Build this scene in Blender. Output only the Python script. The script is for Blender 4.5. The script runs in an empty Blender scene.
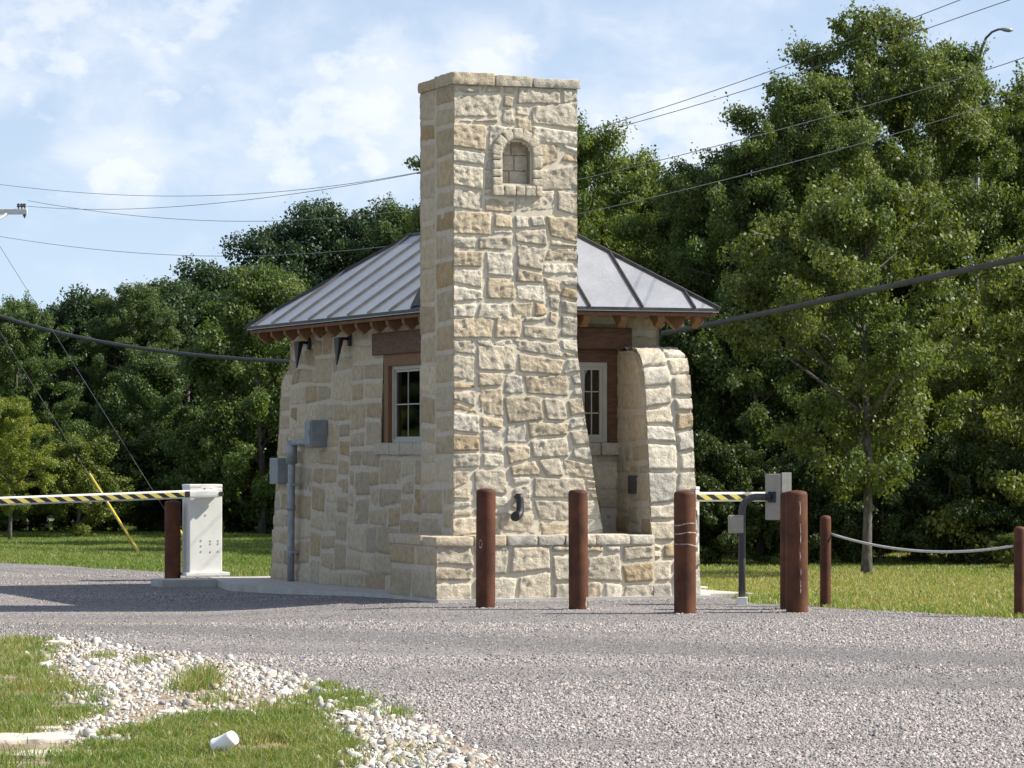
import bpy, math, random
import numpy as np
from mathutils import Vector, noise

R = math.radians
rnd = random.Random(7)
rng = np.random.default_rng(11)
scene = bpy.context.scene
COL = scene.collection

# ------------------------------------------------------------------ camera model
F, HZ, CX, EYE = 3400.0, 450.0, 512.0, 1.45
TH = 0.3673                                    # building rotation (front faces slightly left of camera)
CT, ST = math.cos(TH), math.sin(TH)
OX, OY = -0.71, 32.2                           # building origin: front left corner of the stone bench


def sm(x):
    x = min(1.0, max(0.0, x))
    return x * x * (3 - 2 * x)


def zg(x, y):
    """height of the ground"""
    return -max(.06 * sm((y - 33.0) / 5.0), .10 * sm((y - 27.5) / 3.5) * sm((-.9 - x) / 2.2)) - 0.02 * sm((y - 60) / 40)


def zg0(x, y):
    return -.06 * sm((y - 33.0) / 5.0)


def zg_np(x, y):
    a = np.clip((y - 33.0) / 5.0, 0, 1)
    b = np.clip((y - 60) / 40, 0, 1)
    c = np.clip((y - 27.5) / 3.5, 0, 1)
    d = np.clip((-.9 - x) / 2.2, 0, 1)
    return -np.maximum(.06 * a * a * (3 - 2 * a), .10 * c * c * (3 - 2 * c) * d * d * (3 - 2 * d)) - 0.02 * b * b * (3 - 2 * b)


def gp(px, py, dz=0.0):
    """point of the ground that lies on the sight line through a pixel"""
    z = dz
    for _ in range(6):
        y = (EYE - z) * F / (py - HZ)
        x = (px - CX) / F * y
        z = zg(x, y) + dz
    return Vector((x, y, z))


def at(px, py, y):
    return Vector(((px - CX) / F * y, y, EYE + (HZ - py) / F * y))


def W(s, t, z):
    return Vector((OX + CT * s - ST * t, OY + ST * s + CT * t, z))


# ------------------------------------------------------------------ materials
def new_mat(name):
    m = bpy.data.materials.new(name)
    m.use_nodes = True
    nt = m.node_tree
    return m, nt, nt.nodes, nt.links, nt.nodes['Principled BSDF']


def rgb(c):
    return (c[0], c[1], c[2], 1.0)


def setv(node, name, val):
    node.inputs[name].default_value = val


def add_noise(N, scale, detail=4, rough=.55):
    n = N.new('ShaderNodeTexNoise')
    n.inputs['Scale'].default_value = scale
    n.inputs['Detail'].default_value = detail
    n.inputs['Roughness'].default_value = rough
    return n


def coords(N, L, target, scale=None, kind='Object'):
    tc = N.new('ShaderNodeTexCoord')
    if scale is None:
        L.new(tc.outputs[kind], target.inputs['Vector'])
    else:
        mp = N.new('ShaderNodeMapping')
        mp.inputs['Scale'].default_value = scale
        L.new(tc.outputs[kind], mp.inputs['Vector'])
        L.new(mp.outputs['Vector'], target.inputs['Vector'])


def ramp(N, stops):
    r = N.new('ShaderNodeValToRGB')
    e = r.color_ramp.elements
    e[0].position, e[0].color = stops[0][0], rgb(stops[0][1])
    e[1].position, e[1].color = stops[-1][0], rgb(stops[-1][1])
    for p, c in stops[1:-1]:
        k = e.new(p)
        k.color = rgb(c)
    return r


def add_bump(N, L, bsdf, src, strength=.3, dist=.01):
    b = N.new('ShaderNodeBump')
    b.inputs['Strength'].default_value = strength
    b.inputs['Distance'].default_value = dist
    L.new(src, b.inputs['Height'])
    L.new(b.outputs['Normal'], bsdf.inputs['Normal'])


def mat_noise(name, stops, scale=8, rough=.8, metal=0, stretch=None, bump=0, bdist=.005, detail=5, spec=.3):
    m, nt, N, L, B = new_mat(name)
    n = add_noise(N, scale, detail)
    coords(N, L, n, stretch)
    r = ramp(N, stops)
    L.new(n.outputs['Fac'], r.inputs['Fac'])
    L.new(r.outputs['Color'], B.inputs['Base Color'])
    setv(B, 'Roughness', rough)
    setv(B, 'Metallic', metal)
    setv(B, 'Specular IOR Level', spec)
    if bump:
        add_bump(N, L, B, n.outputs['Fac'], bump, bdist)
    return m


def mat_attr(name, nscale=30, lo=.75, hi=1.15, rough=.9, bump=.5, bdist=.006, bscale=70, spec=.15):
    """colour of each piece from its own attribute, mottled by noise"""
    m, nt, N, L, B = new_mat(name)
    a = N.new('ShaderNodeAttribute')
    a.attribute_name = 'Col'
    n = add_noise(N, nscale, 5, .65)
    coords(N, L, n)
    mr = N.new('ShaderNodeMapRange')
    mr.inputs['From Min'].default_value = .25
    mr.inputs['From Max'].default_value = .75
    mr.inputs['To Min'].default_value = lo
    mr.inputs['To Max'].default_value = hi
    L.new(n.outputs['Fac'], mr.inputs['Value'])
    mx = N.new('ShaderNodeMix')
    mx.data_type = 'RGBA'
    mx.blend_type = 'MULTIPLY'
    mx.inputs[0].default_value = 1
    L.new(a.outputs['Color'], mx.inputs[6])
    cmb = N.new('ShaderNodeCombineColor')
    for i in range(3):
        L.new(mr.outputs['Result'], cmb.inputs[i])
    L.new(cmb.outputs['Color'], mx.inputs[7])
    L.new(mx.outputs[2], B.inputs['Base Color'])
    setv(B, 'Roughness', rough)
    setv(B, 'Specular IOR Level', spec)
    if bump:
        n2 = add_noise(N, bscale, 6, .7)
        coords(N, L, n2)
        add_bump(N, L, B, n2.outputs['Fac'], bump, bdist)
    return m


def mat_leaf(name, trans=.35):
    m, nt, N, L, B = new_mat(name)
    a = N.new('ShaderNodeAttribute')
    a.attribute_name = 'Col'
    oi = N.new('ShaderNodeObjectInfo')
    mx = N.new('ShaderNodeMix')
    mx.data_type = 'RGBA'
    mx.blend_type = 'MULTIPLY'
    mx.inputs[0].default_value = 1
    L.new(a.outputs['Color'], mx.inputs[6])
    L.new(oi.outputs['Color'], mx.inputs[7])
    L.new(mx.outputs[2], B.inputs['Base Color'])
    setv(B, 'Roughness', .5)
    setv(B, 'Specular IOR Level', .35)
    tr = N.new('ShaderNodeBsdfTranslucent')
    g = N.new('ShaderNodeMix')
    g.data_type = 'RGBA'
    g.blend_type = 'MULTIPLY'
    g.inputs[0].default_value = 1
    L.new(mx.outputs[2], g.inputs[6])
    g.inputs[7].default_value = (1.5, 1.5, .5, 1)
    L.new(g.outputs[2], tr.inputs['Color'])
    ms = N.new('ShaderNodeMixShader')
    ms.inputs[0].default_value = trans
    L.new(B.outputs[0], ms.inputs[1])
    L.new(tr.outputs[0], ms.inputs[2])
    L.new(ms.outputs[0], N['Material Output'].inputs['Surface'])
    return m


M = {}
M['stone'] = mat_attr('limestone', 16, .70, 1.18, .92, .9, .02, 42)
M['mortar'] = mat_noise('lime_mortar', [(.3, (.56, .50, .39)), (.7, (.65, .59, .475))], 14, .95, bump=.5, bdist=.006, spec=.1)
M['mortar_shade'] = mat_noise('shaded_lime_mortar', [(.3, (.44, .385, .30)), (.7, (.54, .48, .38))], 14, .95, bump=.5, bdist=.006, spec=.1)  # darker copy of the lime mortar, wall shade put into its colour
M['concrete'] = mat_noise('concrete', [(.3, (.36, .35, .32)), (.7, (.50, .48, .45))], 5, .9, bump=.2, bdist=.004, spec=.15)
M['wood'] = mat_noise('stained_timber', [(.25, (.065, .034, .019)), (.5, (.11, .056, .031)), (.75, (.165, .088, .048))], 9, .7, stretch=(1, 1, 5), bump=.2)
M['trimwood'] = mat_noise('stained_trim', [(.25, (.145, .074, .034)), (.75, (.23, .122, .06))], 9, .7, stretch=(6, 6, 1), bump=.15)
M['deck'] = mat_noise('roof_boards', [(.3, (.12, .06, .03)), (.7, (.20, .10, .05))], 8, .8, stretch=(6, 1, 1))
M['white_paint'] = mat_noise('white_vinyl', [(.3, (.70, .70, .66)), (.7, (.78, .78, .74))], 6, .5)
M['cream_frame'] = mat_noise('cream_window_frame', [(.3, (.40, .385, .32)), (.7, (.47, .455, .385))], 6, .5)
M['black_metal'] = mat_noise('black_iron', [(.3, (.012, .012, .013)), (.7, (.03, .03, .03))], 20, .5, spec=.4)
M['grey_metal'] = mat_noise('grey_enclosure_paint', [(.3, (.19, .215, .22)), (.7, (.26, .28, .285))], 12, .5)
M['panel_grey'] = mat_noise('dull_panel_grey', [(.3, (.10, .10, .10)), (.7, (.135, .135, .13))], 12, .6)
M['bolt_grey'] = mat_noise('zinc_bolt', [(.3, (.48, .48, .47)), (.7, (.58, .58, .57))], 12, .5)
M['galv'] = mat_noise('galvanised_pipe', [(.3, (.23, .25, .255)), (.7, (.34, .355, .36))], 14, .5, metal=.3)
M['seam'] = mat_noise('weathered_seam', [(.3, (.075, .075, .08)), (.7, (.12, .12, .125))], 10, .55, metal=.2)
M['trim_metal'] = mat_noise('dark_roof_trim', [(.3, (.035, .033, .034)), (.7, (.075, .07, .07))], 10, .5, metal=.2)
M['tan_box'] = mat_noise('tan_enclosure_paint', [(.3, (.30, .27, .22)), (.7, (.36, .33, .27))], 10, .5)
M['dark_steel'] = mat_noise('dark_steel_post', [(.3, (.035, .036, .037)), (.7, (.09, .09, .09))], 9, .45, stretch=(1, 1, .3))
M['yellow'] = mat_noise('yellow_plastic', [(.3, (.62, .46, .04)), (.7, (.72, .55, .08))], 6, .5)
M['wire'] = mat_noise('weathered_wire', [(.3, (.17, .17, .17)), (.7, (.24, .24, .24))], 6, .6)
M['wire_dark'] = mat_noise('dark_wire', [(.3, (.07, .07, .075)), (.7, (.11, .11, .115))], 6, .6)
M['cable'] = mat_noise('rubber_cable', [(.3, (.035, .037, .04)), (.7, (.06, .062, .065))], 6, .6)
M['pale_rope'] = mat_noise('steel_rope', [(.3, (.42, .42, .40)), (.7, (.55, .55, .52))], 30, .5)
M['pole_grey'] = mat_noise('pale_crossarm', [(.3, (.55, .55, .54)), (.7, (.68, .68, .66))], 6, .7)
M['pole_wood'] = mat_noise('pole_wood', [(.3, (.12, .09, .065)), (.7, (.22, .17, .13))], 6, .9, stretch=(5, 5, .5))
M['foam'] = mat_noise('white_foam', [(.3, (.82, .82, .80)), (.7, (.88, .88, .86))], 8, .6)
M['bark'] = mat_noise('bark', [(.3, (.055, .045, .037)), (.5, (.11, .095, .08)), (.7, (.18, .16, .14))], 9, .95, stretch=(3, 3, .7), bump=.7, bdist=.02)
M['bark_pale'] = mat_noise('pale_bark', [(.3, (.045, .04, .036)), (.5, (.095, .087, .077)), (.7, (.165, .15, .135))], 12, .95, stretch=(2, 2, 1), bump=.7, bdist=.02)
M['rock'] = mat_attr('rubble_stone', 40, .8, 1.12, .95, .3, .004, 120)
M['pebble'] = mat_attr('gravel_stone', 60, .85, 1.1, .85, 0)
M['leaf'] = mat_leaf('leaf')
M['blade'] = mat_leaf('grass_blade', .3)


def m_rust():
    m, nt, N, L, B = new_mat('rusted_steel')
    n1 = add_noise(N, 6, 5, .6)
    coords(N, L, n1, (1, 1, .65))
    r = ramp(N, [(.28, (.036, .015, .010)), (.43, (.074, .027, .014)), (.58, (.108, .040, .019)), (.78, (.16, .070, .036))])
    L.new(n1.outputs['Fac'], r.inputs['Fac'])
    n2 = add_noise(N, 60, 4, .7)
    coords(N, L, n2)
    mx = N.new('ShaderNodeMix')
    mx.data_type = 'RGBA'
    mx.blend_type = 'OVERLAY'
    mx.inputs[0].default_value = .35
    L.new(r.outputs['Color'], mx.inputs[6])
    L.new(n2.outputs['Fac'], mx.inputs[7])
    L.new(mx.outputs[2], B.inputs['Base Color'])
    setv(B, 'Roughness', .7)
    setv(B, 'Specular IOR Level', .25)
    add_bump(N, L, B, n2.outputs['Fac'], .2, .003)
    return m


M['rust'] = m_rust()
M['scuff'] = mat_noise('pale_scuff', [(.35, (.16, .09, .06)), (.65, (.46, .38, .31))], 40, .8)


def m_roof():
    m, nt, N, L, B = new_mat('galvanised_roof')
    n1 = add_noise(N, 2.2, 5, .6)
    coords(N, L, n1, (1, 1, 1))
    n2 = add_noise(N, 26, 4, .6)
    coords(N, L, n2)
    mx = N.new('ShaderNodeMix')
    mx.data_type = 'FLOAT'
    mx.inputs[0].default_value = .3
    L.new(n1.outputs['Fac'], mx.inputs[2])
    L.new(n2.outputs['Fac'], mx.inputs[3])
    r = ramp(N, [(.3, (.34, .35, .365)), (.5, (.415, .42, .43)), (.7, (.50, .50, .505))])
    L.new(mx.outputs[0], r.inputs['Fac'])
    L.new(r.outputs['Color'], B.inputs['Base Color'])
    setv(B, 'Metallic', .62)
    setv(B, 'Roughness', .42)
    add_bump(N, L, B, n1.outputs['Fac'], .4, .03)
    return m


M['roof'] = m_roof()


def m_glass():
    m, nt, N, L, B = new_mat('window_glass')
    gl = N.new('ShaderNodeBsdfGlossy')
    gl.inputs['Roughness'].default_value = .03
    tp = N.new('ShaderNodeBsdfTransparent')
    tp.inputs['Color'].default_value = (.16, .18, .17, 1)
    lw = N.new('ShaderNodeLayerWeight')
    pw = N.new('ShaderNodeMath'); pw.operation = 'POWER'; pw.inputs[1].default_value = 4
    L.new(lw.outputs['Facing'], pw.inputs[0])
    ad = N.new('ShaderNodeMath'); ad.operation = 'MULTIPLY_ADD'; ad.inputs[1].default_value = .8; ad.inputs[2].default_value = .09
    L.new(pw.outputs[0], ad.inputs[0])
    ms = N.new('ShaderNodeMixShader')
    L.new(ad.outputs[0], ms.inputs[0])
    L.new(tp.outputs[0], ms.inputs[1])
    L.new(gl.outputs[0], ms.inputs[2])
    L.new(ms.outputs[0], N['Material Output'].inputs['Surface'])
    N.remove(B)
    return m


M['glass'] = m_glass()


def m_stripe():
    m, nt, N, L, B = new_mat('hazard_stripe')
    tc = N.new('ShaderNodeTexCoord')
    sp = N.new('ShaderNodeSeparateXYZ')
    L.new(tc.outputs['Object'], sp.inputs[0])
    a = N.new('ShaderNodeMath'); a.operation = 'MULTIPLY'; a.inputs[1].default_value = 5.7
    L.new(sp.outputs['X'], a.inputs[0])
    b = N.new('ShaderNodeMath'); b.operation = 'MULTIPLY_ADD'; b.inputs[1].default_value = 9.0
    L.new(sp.outputs['Z'], b.inputs[0])
    L.new(a.outputs[0], b.inputs[2])
    f = N.new('ShaderNodeMath'); f.operation = 'FRACT'
    L.new(b.outputs[0], f.inputs[0])
    g = N.new('ShaderNodeMath'); g.operation = 'GREATER_THAN'; g.inputs[1].default_value = .5
    L.new(f.outputs[0], g.inputs[0])
    mx = N.new('ShaderNodeMix'); mx.data_type = 'RGBA'
    L.new(g.outputs[0], mx.inputs[0])
    mx.inputs[6].default_value = (.012, .012, .013, 1)
    mx.inputs[7].default_value = (.62, .52, .12, 1)
    L.new(mx.outputs[2], B.inputs['Base Color'])
    setv(B, 'Roughness', .5)
    return m


M['stripe'] = m_stripe()

# ------------------------------------------------------------------ scene-graph helpers


def link(o, parent=None):
    COL.objects.link(o)
    if parent is not None:
        o.parent = parent
    return o


def tag(o, label=None, cat=None, group=None, kind=None):
    if label:
        o['label'] = label
    if cat:
        o['category'] = cat
    if group:
        o['group'] = group
    if kind:
        o['kind'] = kind
    return o


def empty(name, loc=(0, 0, 0), rz=0, label=None, cat=None, group=None):
    o = bpy.data.objects.new(name, None)
    o.empty_display_size = .2
    link(o)
    o.location = loc
    o.rotation_euler = (0, 0, rz)
    return tag(o, label, cat, group)


def mesh_np(name, V, Fa, mat, parent=None, col=None, smooth=False, loc=None):
    """V (N,3), Fa (M,k) with one k, col (N,3)"""
    V = np.asarray(V, dtype=np.float32)
    Fa = np.asarray(Fa, dtype=np.int32)
    me = bpy.data.meshes.new(name)
    n, m, k = len(V), len(Fa), Fa.shape[1]
    me.vertices.add(n)
    me.vertices.foreach_set('co', V.ravel())
    me.loops.add(m * k)
    me.loops.foreach_set('vertex_index', Fa.ravel())
    me.polygons.add(m)
    me.polygons.foreach_set('loop_start', np.arange(0, m * k, k, dtype=np.int32))
    me.polygons.foreach_set('loop_total', np.full(m, k, dtype=np.int32))
    if smooth:
        me.polygons.foreach_set('use_smooth', np.ones(m, dtype=bool))
    if col is not None:
        a = me.color_attributes.new('Col', 'FLOAT_COLOR', 'POINT')
        c4 = np.ones((n, 4), dtype=np.float32)
        c4[:, :3] = col
        a.data.foreach_set('color', c4.ravel())
    me.update(calc_edges=True)
    me.validate()
    if mat is not None:
        me.materials.append(mat)
    o = bpy.data.objects.new(name, me)
    link(o, parent)
    if loc is not None:
        o.location = loc
    return o


class MB:
    def __init__(self):
        self.V, self.Fc, self.C, self.S = [], [], [], []

    def add(self, verts, faces, smooth=False):
        b = len(self.V)
        self.V += [tuple(v) for v in verts]
        for f in faces:
            self.Fc.append([b + i for i in f])
            self.S.append(smooth)

    def box(self, lo, hi, xf=None):
        x0, y0, z0 = lo
        x1, y1, z1 = hi
        v = [(x0, y0, z0), (x1, y0, z0), (x1, y1, z0), (x0, y1, z0), (x0, y0, z1), (x1, y0, z1), (x1, y1, z1), (x0, y1, z1)]
        if xf:
            v = [xf(*p) for p in v]
        self.add(v, [(0, 3, 2, 1), (4, 5, 6, 7), (0, 1, 5, 4), (1, 2, 6, 5), (2, 3, 7, 6), (3, 0, 4, 7)])

    def prism(self, poly, lo, hi, xf):
        """poly of (a,b) extruded from lo to hi; xf(a,b,h) -> point"""
        n = len(poly)
        v = [xf(a, b, lo) for a, b in poly] + [xf(a, b, hi) for a, b in poly]
        f = [tuple(range(n - 1, -1, -1)), tuple(range(n, 2 * n))]
        f += [(i, (i + 1) % n, n + (i + 1) % n, n + i) for i in range(n)]
        self.add(v, f)

    def tube(self, pts, rad, n=10, cap=True):
        pts = [Vector(p) for p in pts]
        if not hasattr(rad, '__len__'):
            rad = [rad] * len(pts)
        vs, fs = [], []
        prev = None
        for i, p in enumerate(pts):
            d = (pts[min(i + 1, len(pts) - 1)] - pts[max(i - 1, 0)]).normalized()
            if prev is None:
                a = Vector((0, 0, 1)) if abs(d.z) < .9 else Vector((1, 0, 0))
                u = d.cross(a).normalized()
            else:
                u = (prev - d * prev.dot(d)).normalized()
            prev = u
            w = d.cross(u)
            for k in range(n):
                an = 2 * math.pi * k / n
                vs.append(p + (u * math.cos(an) + w * math.sin(an)) * rad[i])
        for i in range(len(pts) - 1):
            for k in range(n):
                fs.append((i * n + k, i * n + (k + 1) % n, (i + 1) * n + (k + 1) % n, (i + 1) * n + k))
        self.add(vs, fs, True)
        if cap:
            b = len(self.V) - len(vs)
            self.Fc.append([b + k for k in range(n - 1, -1, -1)]); self.S.append(False)
            self.Fc.append([b + (len(pts) - 1) * n + k for k in range(n)]); self.S.append(False)

    def lathe(self, prof, n=24, c=(0, 0, 0)):
        """prof of (r,z)"""
        vs, fs = [], []
        for r, z in prof:
            for k in range(n):
                a = 2 * math.pi * k / n
                vs.append((c[0] + r * math.cos(a), c[1] + r * math.sin(a), c[2] + z))
        for i in range(len(prof) - 1):
            for k in range(n):
                fs.append((i * n + k, i * n + (k + 1) % n, (i + 1) * n + (k + 1) % n, (i + 1) * n + k))
        self.add(vs, fs, True)
        b = len(self.V) - len(vs)
        self.Fc.append([b + k for k in range(n - 1, -1, -1)]); self.S.append(False)
        self.Fc.append([b + (len(prof) - 1) * n + k for k in range(n)]); self.S.append(False)

    def build(self, name, mat, parent=None, bevel=0, loc=None, rz=0):
        me = bpy.data.meshes.new(name)
        me.from_pydata(self.V, [], self.Fc)
        me.polygons.foreach_set('use_smooth', self.S)
        me.update()
        me.materials.append(mat)
        o = bpy.data.objects.new(name, me)
        link(o, parent)
        if loc is not None:
            o.location = loc
        if rz:
            o.rotation_euler = (0, 0, rz)
        if bevel:
            b = o.modifiers.new('bevel', 'BEVEL')
            b.width = bevel
            b.segments = 2
            b.limit_method = 'ANGLE'
            b.angle_limit = R(40)
        return o


# ------------------------------------------------------------------ stonework
PAL = [((.575, .508, .398), .40), ((.63, .577, .473), .29), ((.545, .46, .335), .20), ((.50, .395, .255), .06), ((.53, .485, .41), .05)]


def pick_col(r, ochre=1.0):
    tot = sum(w * (ochre if i == 3 else 1) for i, (_, w) in enumerate(PAL))
    x = r.random() * tot
    for i, (c, w) in enumerate(PAL):
        x -= w * (ochre if i == 3 else 1)
        if x <= 0:
            break
    k = r.uniform(.86, 1.08)
    j = r.uniform(-.02, .02)
    return (c[0] * k + j, c[1] * k + j * .6, c[2] * k)


class Stones:
    """collects stone faces and the mortar behind them"""

    def __init__(self):
        self.V, self.Fq, self.C = [], [], []
        self.mv, self.mf, self.mm = [], [], []

    def panel(self, w, h, S, seed, unit=.085, relief=.022, hole=None, skip=None, corner=(0, 0, 0, 0), res=.024,
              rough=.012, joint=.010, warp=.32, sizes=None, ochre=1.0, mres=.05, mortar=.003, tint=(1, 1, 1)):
        self.tint = tint  # darker, browner tint: brown weathering plus shade put into the stone colour
        r = random.Random(seed)
        nx, ny = max(2, round(w / unit)), max(2, round(h / unit))
        off = Vector((seed * 3.7, seed * 1.3, seed * 2.1))

        def pt(i, j):
            x, y = i / nx * w, j / ny * h
            if 0 < i < nx:
                x += noise.noise(Vector((i * .9, j * .5, 1.7)) + off) * unit * warp * 1.6
            if 0 < j < ny:
                y += noise.noise(Vector((i * .45, j * .9, 8.2)) + off) * unit * warp * 1.6
            return x, y
        occ = [[False] * nx for _ in range(ny)]
        if hole:
            for j in range(ny):
                for i in range(nx):
                    x, y = (i + .5) / nx * w, (j + .5) / ny * h
                    if hole[0] < x < hole[1] and hole[2] < y < hole[3]:
                        occ[j][i] = True
        sizes = sizes or [(4, 2), (3, 2), (4, 3), (3, 3), (5, 2), (2, 2), (5, 3), (2, 3), (3, 1), (2, 1), (6, 3), (1, 2), (3, 2), (4, 2)]
        for j in range(ny):
            for i in range(nx):
                if occ[j][i]:
                    continue
                run = 0
                while i + run < nx and not occ[j][i + run] and run < 11:
                    run += 1
                cw, ch = r.choice(sizes)
                cw = min(cw, run)
                if run - cw == 1 and run <= 6:
                    cw = run
                ch = min(ch, ny - j)
                if ch > cw:
                    ch = cw
                if ny - j - ch == 1 and ch < 3 and cw > ch:
                    ch += 1
                hh = 1
                while hh < ch and all(not occ[j + hh][i + q] for q in range(cw)):
                    hh += 1
                for b in range(hh):
                    for q in range(cw):
                        occ[j + b][i + q] = True
                self.stone(pt(i, j), pt(i + cw, j), pt(i + cw, j + hh), pt(i, j + hh), S, r, relief, rough, joint, res,
                           (corner[0] and i == 0, corner[1] and i + cw == nx, corner[2] and j == 0, corner[3] and j + hh == ny),
                           skip, off, ochre, hole)
        # mortar sheet
        xs = set(np.linspace(0, w, max(2, int(w / mres))).round(4))
        ys = set(np.linspace(0, h, max(2, int(h / mres))).round(4))
        if hole:
            xs = {x for x in xs if min(abs(x - hole[0]), abs(x - hole[1])) > mres * .4} | {hole[0], hole[1]}
            ys = {y for y in ys if min(abs(y - hole[2]), abs(y - hole[3])) > mres * .4} | {hole[2], hole[3]}
        if corner[0]:
            xs.add(-.018)
        if corner[1]:
            xs.add(w + .018)
        xs, ys = sorted(x for x in xs if -.02 <= x <= w + .02), sorted(y for y in ys if 0 <= y <= h + .001)
        b = len(self.mv)
        for y in ys:
            for x in xs:
                d = mortar + .004 * noise.noise(Vector((x * 9, y * 9, 3)) + off)
                self.mv.append(tuple(S(x, y, d)))
        k = len(xs)
        for j in range(len(ys) - 1):
            for i in range(k - 1):
                x, y = (xs[i] + xs[i + 1]) / 2, (ys[j] + ys[j + 1]) / 2
                if hole and hole[0] < x < hole[1] and hole[2] < y < hole[3]:
                    continue
                if skip and skip(x, y, True):
                    continue
                self.mm.append(1 if tint == (1, 1, 1) else 2)  # tinted panels take the mortar that has shade in its colour
                self.mf.append((b + j * k + i, b + j * k + i + 1, b + (j + 1) * k + i + 1, b + (j + 1) * k + i))

    def stone(self, p0, p1, p2, p3, S, r, relief, rough, joint, res, cor, skip, off, ochre, hole):
        sw = (math.dist(p0, p1) + math.dist(p3, p2)) / 2
        sh = (math.dist(p0, p3) + math.dist(p1, p2)) / 2
        nu, nv = max(4, int(sw / res)), max(4, int(sh / res))
        jl, jr, jb, jt = [(-relief * .8 if c else joint * r.uniform(.6, 1.7)) for c in cor]
        top = relief * r.uniform(.65, 1.45)
        tx, ty = r.uniform(-.3, .3) * relief, r.uniform(-.3, .3) * relief
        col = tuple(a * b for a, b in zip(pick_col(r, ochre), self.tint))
        rr = min(sw, sh) * r.uniform(.05, .17)
        edge = .013
        so = off + Vector((r.uniform(0, 50), r.uniform(0, 50), 0))
        freq = r.uniform(9, 17)
        wob = r.uniform(.004, .012)
        base = len(self.V)
        ok = []
        for b in range(nv + 1):
            for a in range(nu + 1):
                fx, fy = a / nu, b / nv
                lx, ly = jl + fx * (sw - jl - jr), jb + fy * (sh - jb - jt)
                u, v = lx / sw, ly / sh
                x = (p0[0] * (1 - u) + p1[0] * u) * (1 - v) + (p3[0] * (1 - u) + p2[0] * u) * v
                y = (p0[1] * (1 - u) + p1[1] * u) * (1 - v) + (p3[1] * (1 - u) + p2[1] * u) * v
                wn = noise.noise(Vector((x * 14, y * 14, 5)) + so) * wob
                dl = 9 if cor[0] else lx - jl
                dr = 9 if cor[1] else sw - jr - lx
                db = 9 if cor[2] else ly - jb
                dt = 9 if cor[3] else sh - jt - ly
                du, dv = min(dl, dr), min(db, dt)
                if du < rr and dv < rr:
                    d = rr - math.hypot(rr - du, rr - dv)
                else:
                    d = min(du, dv)
                d += wn
                f = sm(d / edge)
                hgt = -.006 + (top + .006) * f
                q = Vector((x * freq, y * freq, 0)) + so
                nz = noise.noise(q) * .8 + noise.noise(q * 2.1) * .7 + noise.noise(q * 4.3) * .45
                hgt += f * (rough * nz + tx * (fx - .5) * 2 + ty * (fy - .5) * 2)
                if cor[0] and a == 0 or cor[1] and a == nu:
                    hgt = max(hgt, relief * .55)
                hgt += .12 * relief * math.sin(math.pi * fx) * math.sin(math.pi * fy)
                if hole and hole[0] < x < hole[1] and hole[2] < y < hole[3]:
                    ds = [(x - hole[0], 0), (hole[1] - x, 1), (y - hole[2], 2), (hole[3] - y, 3)]
                    q2 = min(ds)[1]
                    x = hole[0] if q2 == 0 else hole[1] if q2 == 1 else x
                    y = hole[2] if q2 == 2 else hole[3] if q2 == 3 else y
                ok.append(not (skip and skip(x, y, False)))
                self.V.append(tuple(S(x, y, hgt)))
                self.C.append(col)
        k = nu + 1
        for b in range(nv):
            for a in range(nu):
                i = b * k + a
                if skip and not (ok[i] and ok[i + 1] and ok[i + k] and ok[i + k + 1]):
                    continue
                self.Fq.append((base + i, base + i + 1, base + i + k + 1, base + i + k))

    def block(self, lo, hi, xf, seed, amp=.008, rnd_r=.018, res=.03, col=None):
        """a rough hewn block with softened edges"""
        r = random.Random(seed)
        col = col or pick_col(r)
        so = Vector((seed * 1.9, seed * .7, seed * 2.3))
        size = [hi[i] - lo[i] for i in range(3)]
        cen = [(hi[i] + lo[i]) / 2 for i in range(3)]
        rad = min(rnd_r, min(size) * .4)
        for ax in range(3):
            a, b = (ax + 1) % 3, (ax + 2) % 3
            na, nb = max(3, int(size[a] / res)), max(3, int(size[b] / res))
            for sg in (0, 1):
                base = len(self.V)
                for j in range(nb + 1):
                    for i in range(na + 1):
                        p = [0, 0, 0]
                        p[ax] = hi[ax] if sg else lo[ax]
                        p[a] = lo[a] + size[a] * i / na
                        p[b] = lo[b] + size[b] * j / nb
                        # round the edges
                        q = [0, 0, 0]
                        for e in range(3):
                            q[e] = min(max(p[e], lo[e] + rad), hi[e] - rad)
                        d = Vector(p) - Vector(q)
                        if d.length > 1e-6:
                            d = d.normalized() * rad
                        p = Vector(q) + d
                        nv = Vector([p[e] - cen[e] for e in range(3)]).normalized()
                        nn = noise.noise(p * 11 + so) * .7 + noise.noise(p * 27 + so) * .4
                        p = p + nv * amp * nn
                        self.V.append(tuple(xf(*p)))
                        self.C.append(col)
                k = na + 1
                for j in range(nb):
                    for i in range(na):
                        f = (base + j * k + i, base + j * k + i + 1, base + (j + 1) * k + i + 1, base + (j + 1) * k + i)
                        self.Fq.append(f if sg else f[::-1])

    def build(self, name, parent=None, mat=None, mortar='mortar'):
        """one mesh: stones and mortar as two material slots"""
        V = self.V + self.mv
        nb = len(self.V)
        Fa = self.Fq + [tuple(i + nb for i in f) for f in self.mf]
        C = self.C + [(.5, .46, .37)] * len(self.mv)
        o = mesh_np(name, V, Fa, mat or M['stone'], parent, np.array(C), True)
        if self.mf:
            o.data.materials.append(M[mortar])
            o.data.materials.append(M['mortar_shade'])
            mi = np.zeros(len(Fa), dtype=np.int32)
            mi[len(self.Fq):] = self.mm
            o.data.polygons.foreach_set('material_index', mi)
        return o


# ------------------------------------------------------------------ gatehouse
gate_house = empty('gatehouse', (OX, OY, 0), TH, 'small limestone gatehouse with a tall stone pillar, metal hip roof and low stone bench', 'gatehouse')
L3 = lambda s, t, z: Vector((s, t, z))
ZT = 2.98
PB = .0


def sl(z):
    return .50 + .10 * min(1, max(0, z / 2.85))


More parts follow.
